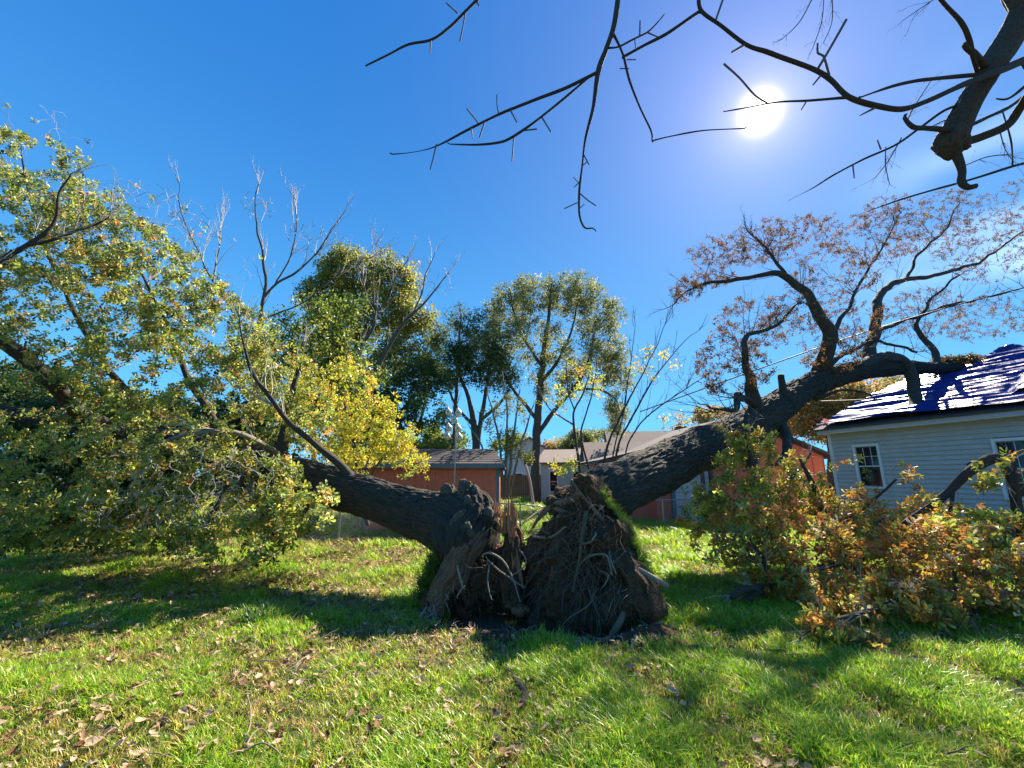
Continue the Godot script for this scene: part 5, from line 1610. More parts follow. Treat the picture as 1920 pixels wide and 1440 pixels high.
	tree("bare_tree", Vector3(-7.05, 1.05, -12.00), "slender leafless tree rising out of the left oak's foliage", [
		[Vector4(-7.20, 1.05, -12.00, 0.1322), Vector4(-7.48, 3.74, -12.00, 0.1157), Vector4(-7.64, 5.51, -12.00, 0.0955), Vector4(-7.57, 7.11, -12.00, 0.0736), Vector4(-7.85, 8.50, -12.00, 0.0586), Vector4(-8.05, 9.05, -12.00, 0.0507), Vector4(-8.24, 9.81, -12.00, 0.0342), Vector4(-8.26, 10.89, -12.00, 0.0174)],
		[Vector4(-7.59, 6.88, -12.00, 0.0652), Vector4(-7.22, 7.36, -12.00, 0.0575), Vector4(-6.62, 7.82, -12.00, 0.0496), Vector4(-6.03, 8.55, -12.00, 0.0335), Vector4(-5.46, 9.72, -12.00, 0.0171)],
		[Vector4(-7.30, 7.32, -12.00, 0.0410), Vector4(-6.92, 8.31, -12.00, 0.0334), Vector4(-6.88, 9.43, -12.00, 0.0255), Vector4(-7.07, 10.40, -12.00, 0.0129)],
		[Vector4(-7.64, 5.51, -12.00, 0.0477), Vector4(-8.80, 6.88, -12.00, 0.0407), Vector4(-9.87, 8.50, -12.00, 0.0335), Vector4(-10.63, 10.01, -12.00, 0.0257), Vector4(-10.88, 10.99, -12.00, 0.0131)],
		[Vector4(-9.20, 7.41, -12.00, 0.0329), Vector4(-9.20, 8.50, -12.00, 0.0251), Vector4(-9.32, 9.81, -12.00, 0.0128)],
		[Vector4(-7.57, 6.19, -12.00, 0.0483), Vector4(-6.50, 6.71, -12.00, 0.0325), Vector4(-5.44, 7.59, -12.00, 0.0247), Vector4(-4.34, 8.31, -12.00, 0.0125)],
	], [[Vector3(-8.19, 10.10, -12.00), Vector3(0.55, 0.55, 0.5), 45], [Vector3(-6.67, 9.05, -12.00), Vector3(0.7, 0.6, 0.5), 35], [Vector3(-5.57, 9.05, -12.00), Vector3(0.5, 0.5, 0.5), 20], [Vector3(-10.40, 9.62, -12.00), Vector3(0.7, 0.6, 0.5), 30], [Vector3(-9.26, 8.87, -12.00), Vector3(0.5, 0.5, 0.5), 20], [Vector3(-11.90, 10.40, -12.00), Vector3(0.8, 0.6, 0.5), 25]], o)
	# bright green and yellow growth between
	o = far.duplicate()
	o.merge({"palette": fresh, "size": 1.05, "kind": "tree", "leaf": "leaf", "gap_size": 0.9, "gap": 0.2, "tight": 0.3, "twig": 0.03, "tip": 0.005}, true)
	tree("young_tree", Vector3(-5.66, 1.03, -12.50), "bright green young tree growing behind the left oak's trunk", [[Vector4(-5.66, 1.03, -12.50, 0.0765), Vector4(-5.90, 3.02, -12.50, 0.0713), Vector4(-6.20, 4.99, -12.50, 0.0492), Vector4(-6.22, 6.56, -12.50, 0.0252)], [Vector4(-5.93, 3.34, -12.50, 0.0478), Vector4(-5.23, 4.82, -12.50, 0.0327), Vector4(-5.17, 6.03, -12.50, 0.0167)]],
		[[Vector3(-6.42, 6.03, -12.50), Vector3(1.1, 1.2, 0.9), 30], [Vector3(-5.35, 6.21, -12.50), Vector3(0.9, 1.1, 0.8), 20], [Vector3(-6.00, 4.32, -12.50), Vector3(1.5, 1.0, 1.0), 48], [Vector3(-4.82, 4.82, -12.50), Vector3(0.9, 1.0, 0.8), 26], [Vector3(-7.21, 4.99, -12.50), Vector3(0.9, 1.0, 0.8), 26]], o)
	o = o.duplicate()
	o.merge({"palette": gold, "kind": "bush", "size": 0.95, "mesh": "rosette", "gap": 0.16, "gap_size": 0.7, "per": 5, "lift": 0.1}, true)
	tree("yellow_bush", Vector3(-2.91, 0.84, -9.20), "bush of bright yellow leaves behind the left oak's trunk, before the shed", [[Vector4(-3.00, 0.58, -9.20, 0.0444), Vector4(-3.18, 1.50, -9.20, 0.0397), Vector4(-3.48, 2.40, -9.20, 0.0290), Vector4(-3.81, 3.47, -9.20, 0.0178)], [Vector4(-3.12, 1.28, -9.20, 0.0339), Vector4(-2.70, 2.05, -9.00, 0.0225), Vector4(-2.26, 2.04, -8.80, 0.0110)], [Vector4(-3.16, 1.50, -9.20, 0.0284), Vector4(-4.06, 2.40, -9.20, 0.0232), Vector4(-4.36, 3.11, -9.20, 0.0118)]],
		[[Vector3(-4.00, 3.59, -9.20), Vector3(0.9, 0.6, 0.6), 70], [Vector3(-4.32, 2.63, -9.20), Vector3(0.8, 0.5, 0.6), 65], [Vector3(-3.21, 2.84, -9.00), Vector3(0.75, 0.5, 0.5), 75], [Vector3(-2.60, 2.20, -8.80), Vector3(0.65, 0.36, 0.4), 65], [Vector3(-3.49, 2.05, -9.00), Vector3(0.8, 0.35, 0.5), 60], [Vector3(-1.98, 1.83, -8.60), Vector3(0.25, 0.2, 0.2), 14], [Vector3(-5.09, 3.39, -9.40), Vector3(0.9, 0.7, 0.6), 60]], o)
	# small tree behind the shed, crape myrtle, sapling, arching shrub
	o = far.duplicate()
	o.merge({"palette": fresh, "size": 1.2, "per": 4, "gap_size": 1.6, "tight": 0.25, "tip": 0.005, "leafy": 0.7}, true)
	tree("small_tree", Vector3(-4.12, 0.84, -17.00), "small dark stemmed tree with sparse fresh leaves behind the shed", [[Vector4(-4.12, 0.84, -17.00, 0.1353), Vector4(-4.32, 2.49, -17.00, 0.1276), Vector4(-4.58, 3.77, -17.00, 0.0865), Vector4(-4.87, 4.87, -17.00, 0.0548)], [Vector4(-4.20, 2.28, -17.00, 0.1060), Vector4(-3.77, 3.55, -17.00, 0.0755), Vector4(-3.50, 4.65, -17.00, 0.0437)], [Vector4(-4.35, 2.70, -17.00, 0.0746), Vector4(-4.96, 3.55, -17.00, 0.0539), Vector4(-5.43, 4.21, -17.00, 0.0326)]],
		[[Vector3(-4.78, 4.21, -17.00), Vector3(1.0, 0.7, 0.9), 50], [Vector3(-3.47, 3.99, -17.00), Vector3(0.9, 0.8, 0.9), 50], [Vector3(-3.09, 2.70, -17.00), Vector3(0.8, 0.5, 0.8), 40]], o)
	o = o.duplicate()
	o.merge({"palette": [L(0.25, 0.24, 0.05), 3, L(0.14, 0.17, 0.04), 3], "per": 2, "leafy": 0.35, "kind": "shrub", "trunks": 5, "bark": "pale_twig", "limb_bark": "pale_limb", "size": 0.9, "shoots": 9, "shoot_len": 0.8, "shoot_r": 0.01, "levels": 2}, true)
	tree("crape_myrtle", Vector3(-0.20, 0.98, -16.00), "many stemmed leafless shrub between the shed and the tall oak", [
		[Vector4(-0.27, 0.92, -16.00, 0.0588), Vector4(-0.44, 2.43, -16.00, 0.0500), Vector4(-0.65, 3.64, -16.00, 0.0407), Vector4(-0.93, 4.67, -16.00, 0.0206)], [Vector4(-0.20, 0.92, -16.00, 0.0686), Vector4(-0.24, 2.43, -16.00, 0.0600), Vector4(-0.20, 3.84, -16.00, 0.0408), Vector4(-0.31, 5.10, -16.00, 0.0207)], [Vector4(-0.14, 0.92, -16.00, 0.0686), Vector4(-0.04, 2.43, -16.00, 0.0600), Vector4(0.12, 3.64, -16.00, 0.0407), Vector4(0.31, 4.89, -16.00, 0.0207)],
		[Vector4(-0.08, 0.92, -16.00, 0.0588), Vector4(0.16, 2.04, -16.00, 0.0498), Vector4(0.51, 3.23, -16.00, 0.0405), Vector4(0.82, 4.26, -16.00, 0.0205)], [Vector4(-0.33, 0.92, -16.00, 0.0490), Vector4(-0.69, 1.84, -16.00, 0.0397), Vector4(-1.21, 2.83, -16.00, 0.0302), Vector4(-1.62, 3.43, -16.00, 0.0203)]],
		[[Vector3(-0.31, 3.84, -16.00), Vector3(1.0, 0.9, 0.7), 130], [Vector3(0.30, 2.63, -16.00), Vector3(0.6, 0.6, 0.5), 60]], o)
	o = o.duplicate()
	o.merge({"kind": "sapling", "trunks": 2, "limb_bark": "dark_bark", "leafy": 0.25, "palette": gold, "thin": 0.7, "shoots": 8, "shoot_len": 0.8, "shoot_r": 0.009, "levels": 2}, true)
	tree("sapling", Vector3(2.57, 0.92, -15.00), "thin bare sapling with a few yellow leaves before the lilac garage", [
		[Vector4(2.48, 0.84, -15.00, 0.0734), Vector4(2.31, 2.38, -15.00, 0.0657), Vector4(2.21, 3.41, -15.00, 0.0571), Vector4(2.26, 3.93, -15.00, 0.0480), Vector4(2.61, 4.52, -15.00, 0.0387), Vector4(2.91, 5.68, -15.00, 0.0295), Vector4(3.05, 7.14, -15.00, 0.0151)], [Vector4(2.84, 0.84, -15.00, 0.0642), Vector4(2.65, 2.01, -15.00, 0.0560), Vector4(2.46, 2.94, -15.00, 0.0473), Vector4(2.64, 3.70, -15.00, 0.0383), Vector4(2.95, 4.68, -15.00, 0.0291), Vector4(3.17, 6.09, -15.00, 0.0148)],
		[Vector4(2.21, 3.37, -15.00, 0.0476), Vector4(1.72, 3.70, -15.00, 0.0383), Vector4(1.34, 3.99, -15.00, 0.0288), Vector4(0.97, 4.58, -15.00, 0.0194)], [Vector4(2.26, 3.89, -15.00, 0.0384), Vector4(2.04, 4.68, -15.00, 0.0291), Vector4(2.01, 5.68, -15.00, 0.0197)]],
		[[Vector3(2.53, 4.88, -15.00), Vector3(0.9, 0.9, 0.6), 80], [Vector3(1.54, 4.09, -15.00), Vector3(0.5, 0.5, 0.4), 30], [Vector3(1.57, 1.98, -14.00), Vector3(0.5, 0.25, 0.4), 25]], o)
	o = o.duplicate()
	o.merge({"kind": "shrub", "trunks": 4, "leafy": 0.06, "sag": 0.1, "grow": 0.008, "tip": 0.005, "bark": "twig", "upward": 0.6, "pull": 1.5, "bend": 0.08, "thin": 0.55, "shoots": 12, "shoot_len": 1.0, "shoot_r": 0.011, "up": 0.6, "levels": 2}, true)
	tree("arching_shrub", Vector3(2.87, 1.01, -13.00), "leafless shrub of long arching stems behind the leaning trunk", [
		[Vector4(2.67, 0.93, -13.00, 0.0715), Vector4(2.77, 1.99, -13.00, 0.0647), Vector4(3.07, 2.80, -13.00, 0.0574), Vector4(3.55, 3.75, -13.00, 0.0500), Vector4(4.19, 4.78, -13.00, 0.0339), Vector4(4.59, 5.61, -13.00, 0.0258), Vector4(5.16, 6.76, -13.00, 0.0131)], [Vector4(3.02, 0.93, -13.00, 0.0636), Vector4(3.21, 2.38, -13.00, 0.0570), Vector4(3.82, 3.46, -13.00, 0.0498), Vector4(4.25, 4.21, -13.00, 0.0420), Vector4(5.08, 5.36, -13.00, 0.0257), Vector4(6.07, 6.21, -13.00, 0.0130)],
		[Vector4(2.86, 0.93, -13.00, 0.0477), Vector4(3.09, 2.27, -13.00, 0.0407), Vector4(3.39, 3.25, -13.00, 0.0331), Vector4(3.73, 4.78, -13.00, 0.0254), Vector4(4.01, 6.58, -13.00, 0.0131)], [Vector4(3.10, 1.01, -13.00, 0.0478), Vector4(3.69, 2.75, -13.00, 0.0410), Vector4(4.67, 3.75, -13.00, 0.0333), Vector4(5.73, 4.43, -13.00, 0.0253), Vector4(6.27, 4.78, -13.00, 0.0127)]],
		[[Vector3(4.60, 5.13, -13.00), Vector3(0.9, 0.8, 0.6), 110], [Vector3(5.44, 4.95, -13.00), Vector3(0.7, 0.6, 0.5), 70], [Vector3(3.94, 5.49, -13.00), Vector3(0.5, 0.7, 0.4), 40], [Vector3(4.96, 3.25, -13.00), Vector3(0.7, 0.4, 0.4), 50]], o)
	# behind the white house
	o = far.duplicate()
	o.merge({"palette": rust, "size": 1.5}, true)
	tree("rusty_tree", Vector3(16.16, 0.63, -22.00), "broad tree with rusty green leaves behind the orange garage", [[Vector4(16.16, 0.63, -22.00, 0.2694), Vector4(16.51, 2.76, -22.00, 0.2202), Vector4(16.55, 4.70, -22.00, 0.1403), Vector4(16.64, 6.14, -22.00, 0.0711)], [Vector4(16.56, 3.04, -22.00, 0.1380), Vector4(18.51, 4.70, -22.00, 0.0982), Vector4(19.86, 5.85, -22.00, 0.0425)]],
		[[Vector3(15.15, 4.70, -22.00), Vector3(1.4, 1.0, 1.2), 60], [Vector3(17.02, 5.85, -22.00), Vector3(1.6, 0.9, 1.3), 70], [Vector3(18.95, 5.56, -22.00), Vector3(1.6, 0.9, 1.3), 70], [Vector3(17.02, 4.14, -22.00), Vector3(1.8, 0.9, 1.2), 60]], o)
	tree("rusty_tree", Vector3(22.92, 0.55, -24.00), "tree with rusty green leaves showing over the white house's roof", [[Vector4(22.92, 0.55, -24.00, 0.2939), Vector4(23.42, 2.87, -24.00, 0.2402), Vector4(23.85, 5.61, -24.00, 0.1539), Vector4(24.03, 7.19, -24.00, 0.0624)]],
		[[Vector3(22.62, 6.39, -24.00), Vector3(1.6, 0.9, 1.2), 60], [Vector3(24.62, 7.03, -24.00), Vector3(1.5, 0.9, 1.2), 60], [Vector3(26.87, 7.35, -24.00), Vector3(1.4, 0.7, 1.2), 50]], o)
	# dark growth behind the left oak
	o = far.duplicate()
	o.merge({"palette": deep, "size": 1.6, "gap": 0.0}, true)
	tree("dark_oak_tree", Vector3(-15.43, 0.97, -14.00), "dark evergreen at the yard's left edge behind the fallen crown", [[Vector4(-15.31, 0.47, -14.00, 0.1871), Vector4(-15.85, 2.67, -14.00, 0.1585), Vector4(-16.61, 5.03, -14.00, 0.0913), Vector4(-16.90, 6.18, -14.00, 0.0464)], [Vector4(-15.98, 3.20, -14.00, 0.0888), Vector4(-14.70, 4.65, -14.00, 0.0454)]],
		[[Vector3(-16.69, 3.92, -14.00), Vector3(1.8, 1.4, 1.2), 85], [Vector3(-14.06, 3.38, -14.00), Vector3(1.5, 1.2, 1.2), 75], [Vector3(-15.55, 1.47, -14.00), Vector3(1.8, 1.0, 1.0), 80], [Vector3(-19.71, 3.20, -14.00), Vector3(1.8, 1.8, 1.2), 60]], o)
	tree("dark_oak_tree", Vector3(-10.41, 0.99, -13.50), "dark evergreen right behind the middle of the fallen crown", [[Vector4(-10.33, 0.51, -13.50, 0.1476), Vector4(-10.64, 2.29, -13.50, 0.1267), Vector4(-10.90, 3.83, -13.50, 0.0692)], [Vector4(-10.61, 2.13, -13.50, 0.0758), Vector4(-9.07, 3.14, -13.50, 0.0428)]],
		[[Vector3(-11.24, 2.80, -13.50), Vector3(1.6, 1.1, 1.0), 80], [Vector3(-8.88, 2.97, -13.50), Vector3(1.4, 1.0, 1.0), 70], [Vector3(-10.94, 1.15, -13.50), Vector3(1.7, 0.8, 0.8), 70], [Vector3(-8.00, 1.47, -13.50), Vector3(1.3, 0.9, 0.8), 65]], o)
	# far crowns along the horizon
	o = far.duplicate()
	o.merge({"size": 3.2, "per": 8, "tight": 0.7, "tip": 0.02, "gap_size": 4.0}, true)
	var spots := [[Vector3(7.44, 5.41, -70.00), 3.2, 2.4, rust, "low golden brown crown on the horizon beyond the white cottage"], [Vector3(9.72, 5.58, -62.00), 3.0, 2.8, olive, "round olive crown on the horizon beyond the sapling"], [Vector3(14.50, 6.33, -66.00), 3.4, 2.6, olive, "round olive crown on the horizon left of the grey roofed house"], [Vector3(-8.43, 4.79, -48.00), 3.6, 2.8, fresh, "fresh green crown low behind the gourd pole"], [Vector3(-16.26, 4.31, -50.00), 4.5, 3.6, deep, "dark crown low behind the shed's left end"], [Vector3(28.07, 7.86, -60.00), 5.0, 3.4, rust, "rusty crown on the horizon beyond the orange garage"], [Vector3(0.00, 4.75, -58.00), 3.0, 2.4, fresh, "fresh green crown far behind the many stemmed shrub"]]
	for s in spots:
		var p: Vector3 = s[0]
		o.palette = s[3]
		tree("distant_tree", p, s[4], [[Vector4(p.x, 0, p.z, 0.3), Vector4(p.x + 0.2, p.y * 0.6, p.z, 0.22), Vector4(p.x, p.y + 1.0, p.z, 0.08)]], [[p, Vector3(s[1], s[2], s[1]), 90]], o)


# ---------- the tree overhead ----------
func overhead_tree() -> void:
	var t := thing("overhanging_tree", Vector3(4.6, 0, -0.4), "leafless tree whose burled limb and branches hang into the sky from above", "tree")
	var big := [Vector4(4.6, -0.1, -0.4, 0.3), Vector4(4.55, 1.6, -0.5, 0.24), Vector4(4.4, 3.4, -0.8, 0.17), Vector4(3.49, 4.91, -2.00, 0.1018), Vector4(3.51, 4.67, -2.25, 0.1018), Vector4(3.38, 4.44, -2.30, 0.0945), Vector4(3.23, 4.23, -2.32, 0.0829), Vector4(3.11, 4.02, -2.36, 0.0791), Vector4(3.02, 3.85, -2.40, 0.0899), Vector4(2.96, 3.75, -2.42, 0.1114), Vector4(2.95, 3.67, -2.42, 0.0536)]
	limb("trunk", t, thinner(big, 0.76), "dark_bark", 64, 0.009, 0.03, 0.02)
	var mb := Mb.new()
	lump(mb, Vector3(2.97, 3.74, -2.42), Vector3(0.1, 0.08, 0.09), 0.6, 16)
	put("burl", mb.mesh(), M["dark_bark"], t)
	var thick := [
		[Vector4(2.97, 3.70, -2.42, 0.0537), Vector4(2.98, 3.62, -2.42, 0.0427), Vector4(2.98, 3.53, -2.42, 0.0353), Vector4(2.96, 3.45, -2.42, 0.0351), Vector4(2.99, 3.41, -2.42, 0.0280), Vector4(3.05, 3.42, -2.42, 0.0245)],
		[Vector4(2.97, 3.73, -2.42, 0.0538), Vector4(3.07, 3.76, -2.42, 0.0431), Vector4(3.16, 3.78, -2.40, 0.0394), Vector4(3.29, 3.83, -2.36, 0.0389), Vector4(3.32, 3.90, -2.30, 0.0383), Vector4(3.29, 3.94, -2.20, 0.0337)],
		[Vector4(2.98, 3.82, -2.40, 0.0323), Vector4(2.84, 3.80, -2.36, 0.0265), Vector4(2.70, 3.77, -2.32, 0.0226), Vector4(2.59, 3.76, -2.30, 0.0224), Vector4(2.55, 3.83, -2.30, 0.0156), Vector4(2.57, 3.86, -2.30, 0.0087)],
		[Vector4(3.05, 3.84, -2.40, 0.0198), Vector4(3.35, 4.03, -2.50, 0.0170), Vector4(3.66, 4.21, -2.60, 0.0177), Vector4(3.98, 4.44, -2.70, 0.0165)],
		[Vector4(3.23, 4.24, -2.32, 0.0397), Vector4(3.10, 4.22, -2.25, 0.0351), Vector4(3.00, 4.23, -2.20, 0.0311), Vector4(2.89, 4.23, -2.15, 0.0203), Vector4(2.89, 4.25, -2.15, 0.0170)],
		[Vector4(3.12, 4.18, -2.30, 0.0178), Vector4(2.99, 4.19, -2.20, 0.0189), Vector4(2.93, 4.28, -2.15, 0.0204), Vector4(2.84, 4.36, -2.10, 0.0185), Vector4(2.69, 4.46, -2.05, 0.0150), Vector4(2.57, 4.56, -2.00, 0.0132)],
		[Vector4(3.92, 4.60, -2.50, 0.0510), Vector4(3.40, 4.28, -2.32, 0.0398), Vector4(3.03, 4.05, -2.20, 0.0306), Vector4(2.70, 3.86, -2.12, 0.0244), Vector4(2.45, 3.72, -2.08, 0.0237), Vector4(2.27, 3.64, -2.05, 0.0264), Vector4(2.09, 3.64, -2.02, 0.0230), Vector4(1.95, 3.67, -2.00, 0.0229), Vector4(1.90, 3.72, -2.00, 0.0230), Vector4(1.85, 3.80, -2.00, 0.0216), Vector4(1.74, 3.86, -1.98, 0.0200), Vector4(1.50, 3.93, -1.95, 0.0184), Vector4(1.34, 3.96, -1.93, 0.0168), Vector4(1.18, 4.05, -1.90, 0.0152), Vector4(1.07, 4.13, -1.88, 0.0167), Vector4(1.06, 4.23, -1.86, 0.0152)],
		[Vector4(1.07, 4.13, -1.88, 0.0136), Vector4(1.00, 4.09, -1.90, 0.0122), Vector4(0.89, 4.03, -1.93, 0.0123), Vector4(0.77, 3.98, -1.95, 0.0108), Vector4(0.64, 3.92, -1.97, 0.0123)],
		[Vector4(3.17, 4.18, -2.30, 0.0214), Vector4(2.72, 4.03, -2.20, 0.0170), Vector4(2.33, 3.87, -2.10, 0.0129), Vector4(2.01, 3.70, -2.02, 0.0093)],
		[Vector4(1.95, 3.68, -2.00, 0.0138), Vector4(1.83, 3.67, -2.00, 0.0107), Vector4(1.72, 3.68, -2.02, 0.0077), Vector4(1.56, 3.70, -2.05, 0.0062), Vector4(1.39, 3.69, -2.08, 0.0047), Vector4(1.26, 3.68, -2.10, 0.0032)],
		[Vector4(0.69, 4.60, -2.10, 0.0257), Vector4(0.64, 4.32, -2.10, 0.0235), Vector4(0.58, 4.13, -2.10, 0.0215), Vector4(0.53, 3.98, -2.10, 0.0261), Vector4(0.49, 3.73, -2.12, 0.0145), Vector4(0.44, 3.53, -2.15, 0.0128), Vector4(0.42, 3.37, -2.18, 0.0112), Vector4(0.40, 3.22, -2.22, 0.0096), Vector4(0.40, 3.09, -2.26, 0.0080), Vector4(0.43, 3.02, -2.28, 0.0064), Vector4(0.48, 3.03, -2.30, 0.0049), Vector4(0.51, 3.01, -2.30, 0.0032)],
		[Vector4(0.53, 3.97, -2.10, 0.0179), Vector4(0.33, 3.85, -2.10, 0.0145), Vector4(0.13, 3.76, -2.10, 0.0128), Vector4(-0.06, 3.67, -2.10, 0.0111), Vector4(-0.25, 3.56, -2.10, 0.0094), Vector4(-0.44, 3.45, -2.10, 0.0078), Vector4(-0.57, 3.41, -2.10, 0.0062), Vector4(-0.71, 3.39, -2.10, 0.0046)],
		[Vector4(0.47, 3.93, -2.10, 0.0114), Vector4(0.31, 3.72, -2.05, 0.0094), Vector4(0.12, 3.50, -2.00, 0.0090), Vector4(-0.01, 3.40, -2.00, 0.0104), Vector4(-0.09, 3.37, -2.00, 0.0089), Vector4(-0.21, 3.36, -2.00, 0.0059), Vector4(-0.36, 3.37, -2.00, 0.0045)],
		[Vector4(0.63, 4.27, -2.10, 0.0117), Vector4(0.70, 4.17, -2.15, 0.0101), Vector4(0.75, 4.02, -2.20, 0.0102), Vector4(0.82, 3.87, -2.25, 0.0085), Vector4(0.90, 3.73, -2.30, 0.0069), Vector4(0.90, 3.65, -2.30, 0.0051)],
		[Vector4(0.90, 3.65, -2.30, 0.0060), Vector4(1.03, 3.69, -2.30, 0.0060), Vector4(1.25, 3.76, -2.32, 0.0052), Vector4(1.55, 3.81, -2.35, 0.0035)],
		[Vector4(-0.21, 4.70, -2.20, 0.0143), Vector4(-0.32, 4.57, -2.20, 0.0124), Vector4(-0.42, 4.45, -2.20, 0.0123), Vector4(-0.53, 4.35, -2.20, 0.0122), Vector4(-0.68, 4.31, -2.20, 0.0104), Vector4(-0.81, 4.22, -2.20, 0.0086), Vector4(-0.94, 4.13, -2.20, 0.0051)],
		[Vector4(0.60, 4.15, -2.10, 0.0083), Vector4(0.63, 4.03, -2.00, 0.0079), Vector4(0.73, 4.09, -2.00, 0.0063), Vector4(0.81, 4.14, -2.00, 0.0064), Vector4(0.87, 4.21, -2.00, 0.0048), Vector4(0.92, 4.28, -2.00, 0.0032)],
		[Vector4(3.13, 4.02, -2.36, 0.0162), Vector4(2.98, 4.00, -2.40, 0.0127), Vector4(2.88, 3.95, -2.50, 0.0112), Vector4(2.78, 3.90, -2.60, 0.0116), Vector4(2.62, 3.87, -2.70, 0.0099), Vector4(2.45, 3.81, -2.80, 0.0082), Vector4(2.26, 3.68, -2.80, 0.0061), Vector4(2.08, 3.58, -2.80, 0.0040)],
		[Vector4(4.26, 4.03, -2.90, 0.0170), Vector4(4.13, 4.05, -3.00, 0.0154), Vector4(3.88, 4.01, -3.10, 0.0135), Vector4(3.65, 3.98, -3.20, 0.0116), Vector4(3.41, 3.94, -3.30, 0.0095), Vector4(3.09, 3.86, -3.40, 0.0048)],
		[Vector4(3.89, 4.62, -2.60, 0.0284), Vector4(3.91, 4.47, -2.60, 0.0241), Vector4(3.83, 4.40, -2.60, 0.0180), Vector4(3.69, 4.30, -2.60, 0.0119), Vector4(3.60, 4.30, -2.60, 0.0059)],
		[Vector4(4.13, 4.06, -3.00, 0.0088), Vector4(4.17, 4.32, -3.00, 0.0089), Vector4(4.18, 4.61, -3.00, 0.0068)],
	]
	for l in thick:
		limb("branch", t, thinner(l, 0.6), "dark_bark", 12, 0.002, 0.014, 0.02)
	# short spurs with a bud at the tip
	var spurs := Mb.new()
	for s in [
		[Vector4(-0.53, 4.35, -2.20, 0.0052), Vector4(-0.53, 4.23, -2.20, 0.0035)], [Vector4(-0.36, 4.56, -2.20, 0.0053), Vector4(-0.44, 4.65, -2.20, 0.0043)], [Vector4(-0.31, 4.59, -2.20, 0.0053), Vector4(-0.32, 4.47, -2.20, 0.0042), Vector4(-0.34, 4.33, -2.20, 0.0052)], [Vector4(-0.24, 4.67, -2.20, 0.0054), Vector4(-0.22, 4.62, -2.20, 0.0043)],
		[Vector4(-0.08, 3.67, -2.10, 0.0048), Vector4(-0.09, 3.73, -2.10, 0.0032), Vector4(-0.09, 3.80, -2.10, 0.0039)], [Vector4(-0.20, 3.60, -2.10, 0.0047), Vector4(-0.27, 3.70, -2.10, 0.0041)], [Vector4(-0.01, 3.69, -2.10, 0.0048), Vector4(0.03, 3.60, -2.10, 0.0038)], [Vector4(-0.16, 3.61, -2.10, 0.0047), Vector4(-0.19, 3.50, -2.10, 0.0041)], [Vector4(-0.24, 3.56, -2.10, 0.0038), Vector4(-0.23, 3.49, -2.10, 0.0031)], [Vector4(-0.44, 3.45, -2.10, 0.0047), Vector4(-0.47, 3.28, -2.10, 0.0037)],
		[Vector4(0.17, 3.56, -2.02, 0.0046), Vector4(0.22, 3.46, -2.02, 0.0039)], [Vector4(0.07, 3.45, -2.00, 0.0045), Vector4(0.14, 3.46, -2.00, 0.0045)], [Vector4(0.01, 3.40, -2.00, 0.0045), Vector4(0.00, 3.25, -2.00, 0.0035)],
		[Vector4(0.43, 3.44, -2.17, 0.0042), Vector4(0.46, 3.37, -2.17, 0.0032)], [Vector4(0.42, 3.37, -2.18, 0.0038), Vector4(0.45, 3.40, -2.18, 0.0032)], [Vector4(0.40, 3.27, -2.20, 0.0038), Vector4(0.37, 3.31, -2.20, 0.0029)], [Vector4(0.40, 3.27, -2.20, 0.0038), Vector4(0.37, 3.24, -2.20, 0.0029)], [Vector4(0.41, 3.21, -2.22, 0.0042), Vector4(0.46, 3.16, -2.22, 0.0038), Vector4(0.50, 3.13, -2.22, 0.0032)], [Vector4(0.39, 3.15, -2.22, 0.0038), Vector4(0.31, 3.11, -2.22, 0.0032)], [Vector4(0.40, 3.11, -2.22, 0.0032), Vector4(0.43, 3.14, -2.22, 0.0025)],
		[Vector4(0.74, 4.18, -2.20, 0.0041), Vector4(0.80, 4.18, -2.20, 0.0034)], [Vector4(0.75, 4.11, -2.20, 0.0041), Vector4(0.69, 4.11, -2.20, 0.0034)], [Vector4(0.81, 4.14, -2.00, 0.0048), Vector4(0.88, 4.10, -2.00, 0.0032)], [Vector4(0.76, 4.11, -2.00, 0.0048), Vector4(0.77, 4.23, -2.00, 0.0042)], [Vector4(0.73, 4.09, -2.00, 0.0038), Vector4(0.73, 4.03, -2.00, 0.0032)],
		[Vector4(1.34, 3.97, -1.93, 0.0076), Vector4(1.28, 3.93, -1.93, 0.0061), Vector4(1.25, 3.91, -1.93, 0.0061)], [Vector4(1.77, 3.86, -1.98, 0.0077), Vector4(1.86, 4.00, -1.98, 0.0070), Vector4(1.99, 4.21, -1.98, 0.0079)], [Vector4(1.84, 3.83, -2.00, 0.0077), Vector4(1.83, 3.97, -2.00, 0.0063), Vector4(1.80, 3.99, -2.00, 0.0063), Vector4(1.81, 4.06, -2.00, 0.0054)], [Vector4(1.77, 3.80, -1.98, 0.0061), Vector4(1.72, 3.74, -1.98, 0.0046)], [Vector4(1.16, 4.09, -1.90, 0.0061), Vector4(1.22, 4.25, -1.90, 0.0062)], [Vector4(2.08, 3.62, -2.02, 0.0077), Vector4(1.99, 3.57, -2.02, 0.0030)], [Vector4(1.70, 3.67, -2.02, 0.0046), Vector4(1.66, 3.61, -2.02, 0.0031)], [Vector4(1.50, 3.70, -2.06, 0.0047), Vector4(1.43, 3.74, -2.05, 0.0053), Vector4(1.35, 3.87, -2.05, 0.0054), Vector4(1.27, 3.97, -2.05, 0.0064)],
		[Vector4(2.53, 3.82, -2.70, 0.0059), Vector4(2.52, 3.70, -2.70, 0.0039)], [Vector4(2.66, 3.86, -2.60, 0.0058), Vector4(2.65, 3.94, -2.60, 0.0039)],
	]:
		add_limb(spurs, s, 5, 0.0, 0.0, 0.05)
	var sp := put("spurs", spurs.mesh(), M["twig"], t)
	sp.set_meta("kind", "stuff")
	# sprays of hair-thin twigs
	var tw := Mb.new()
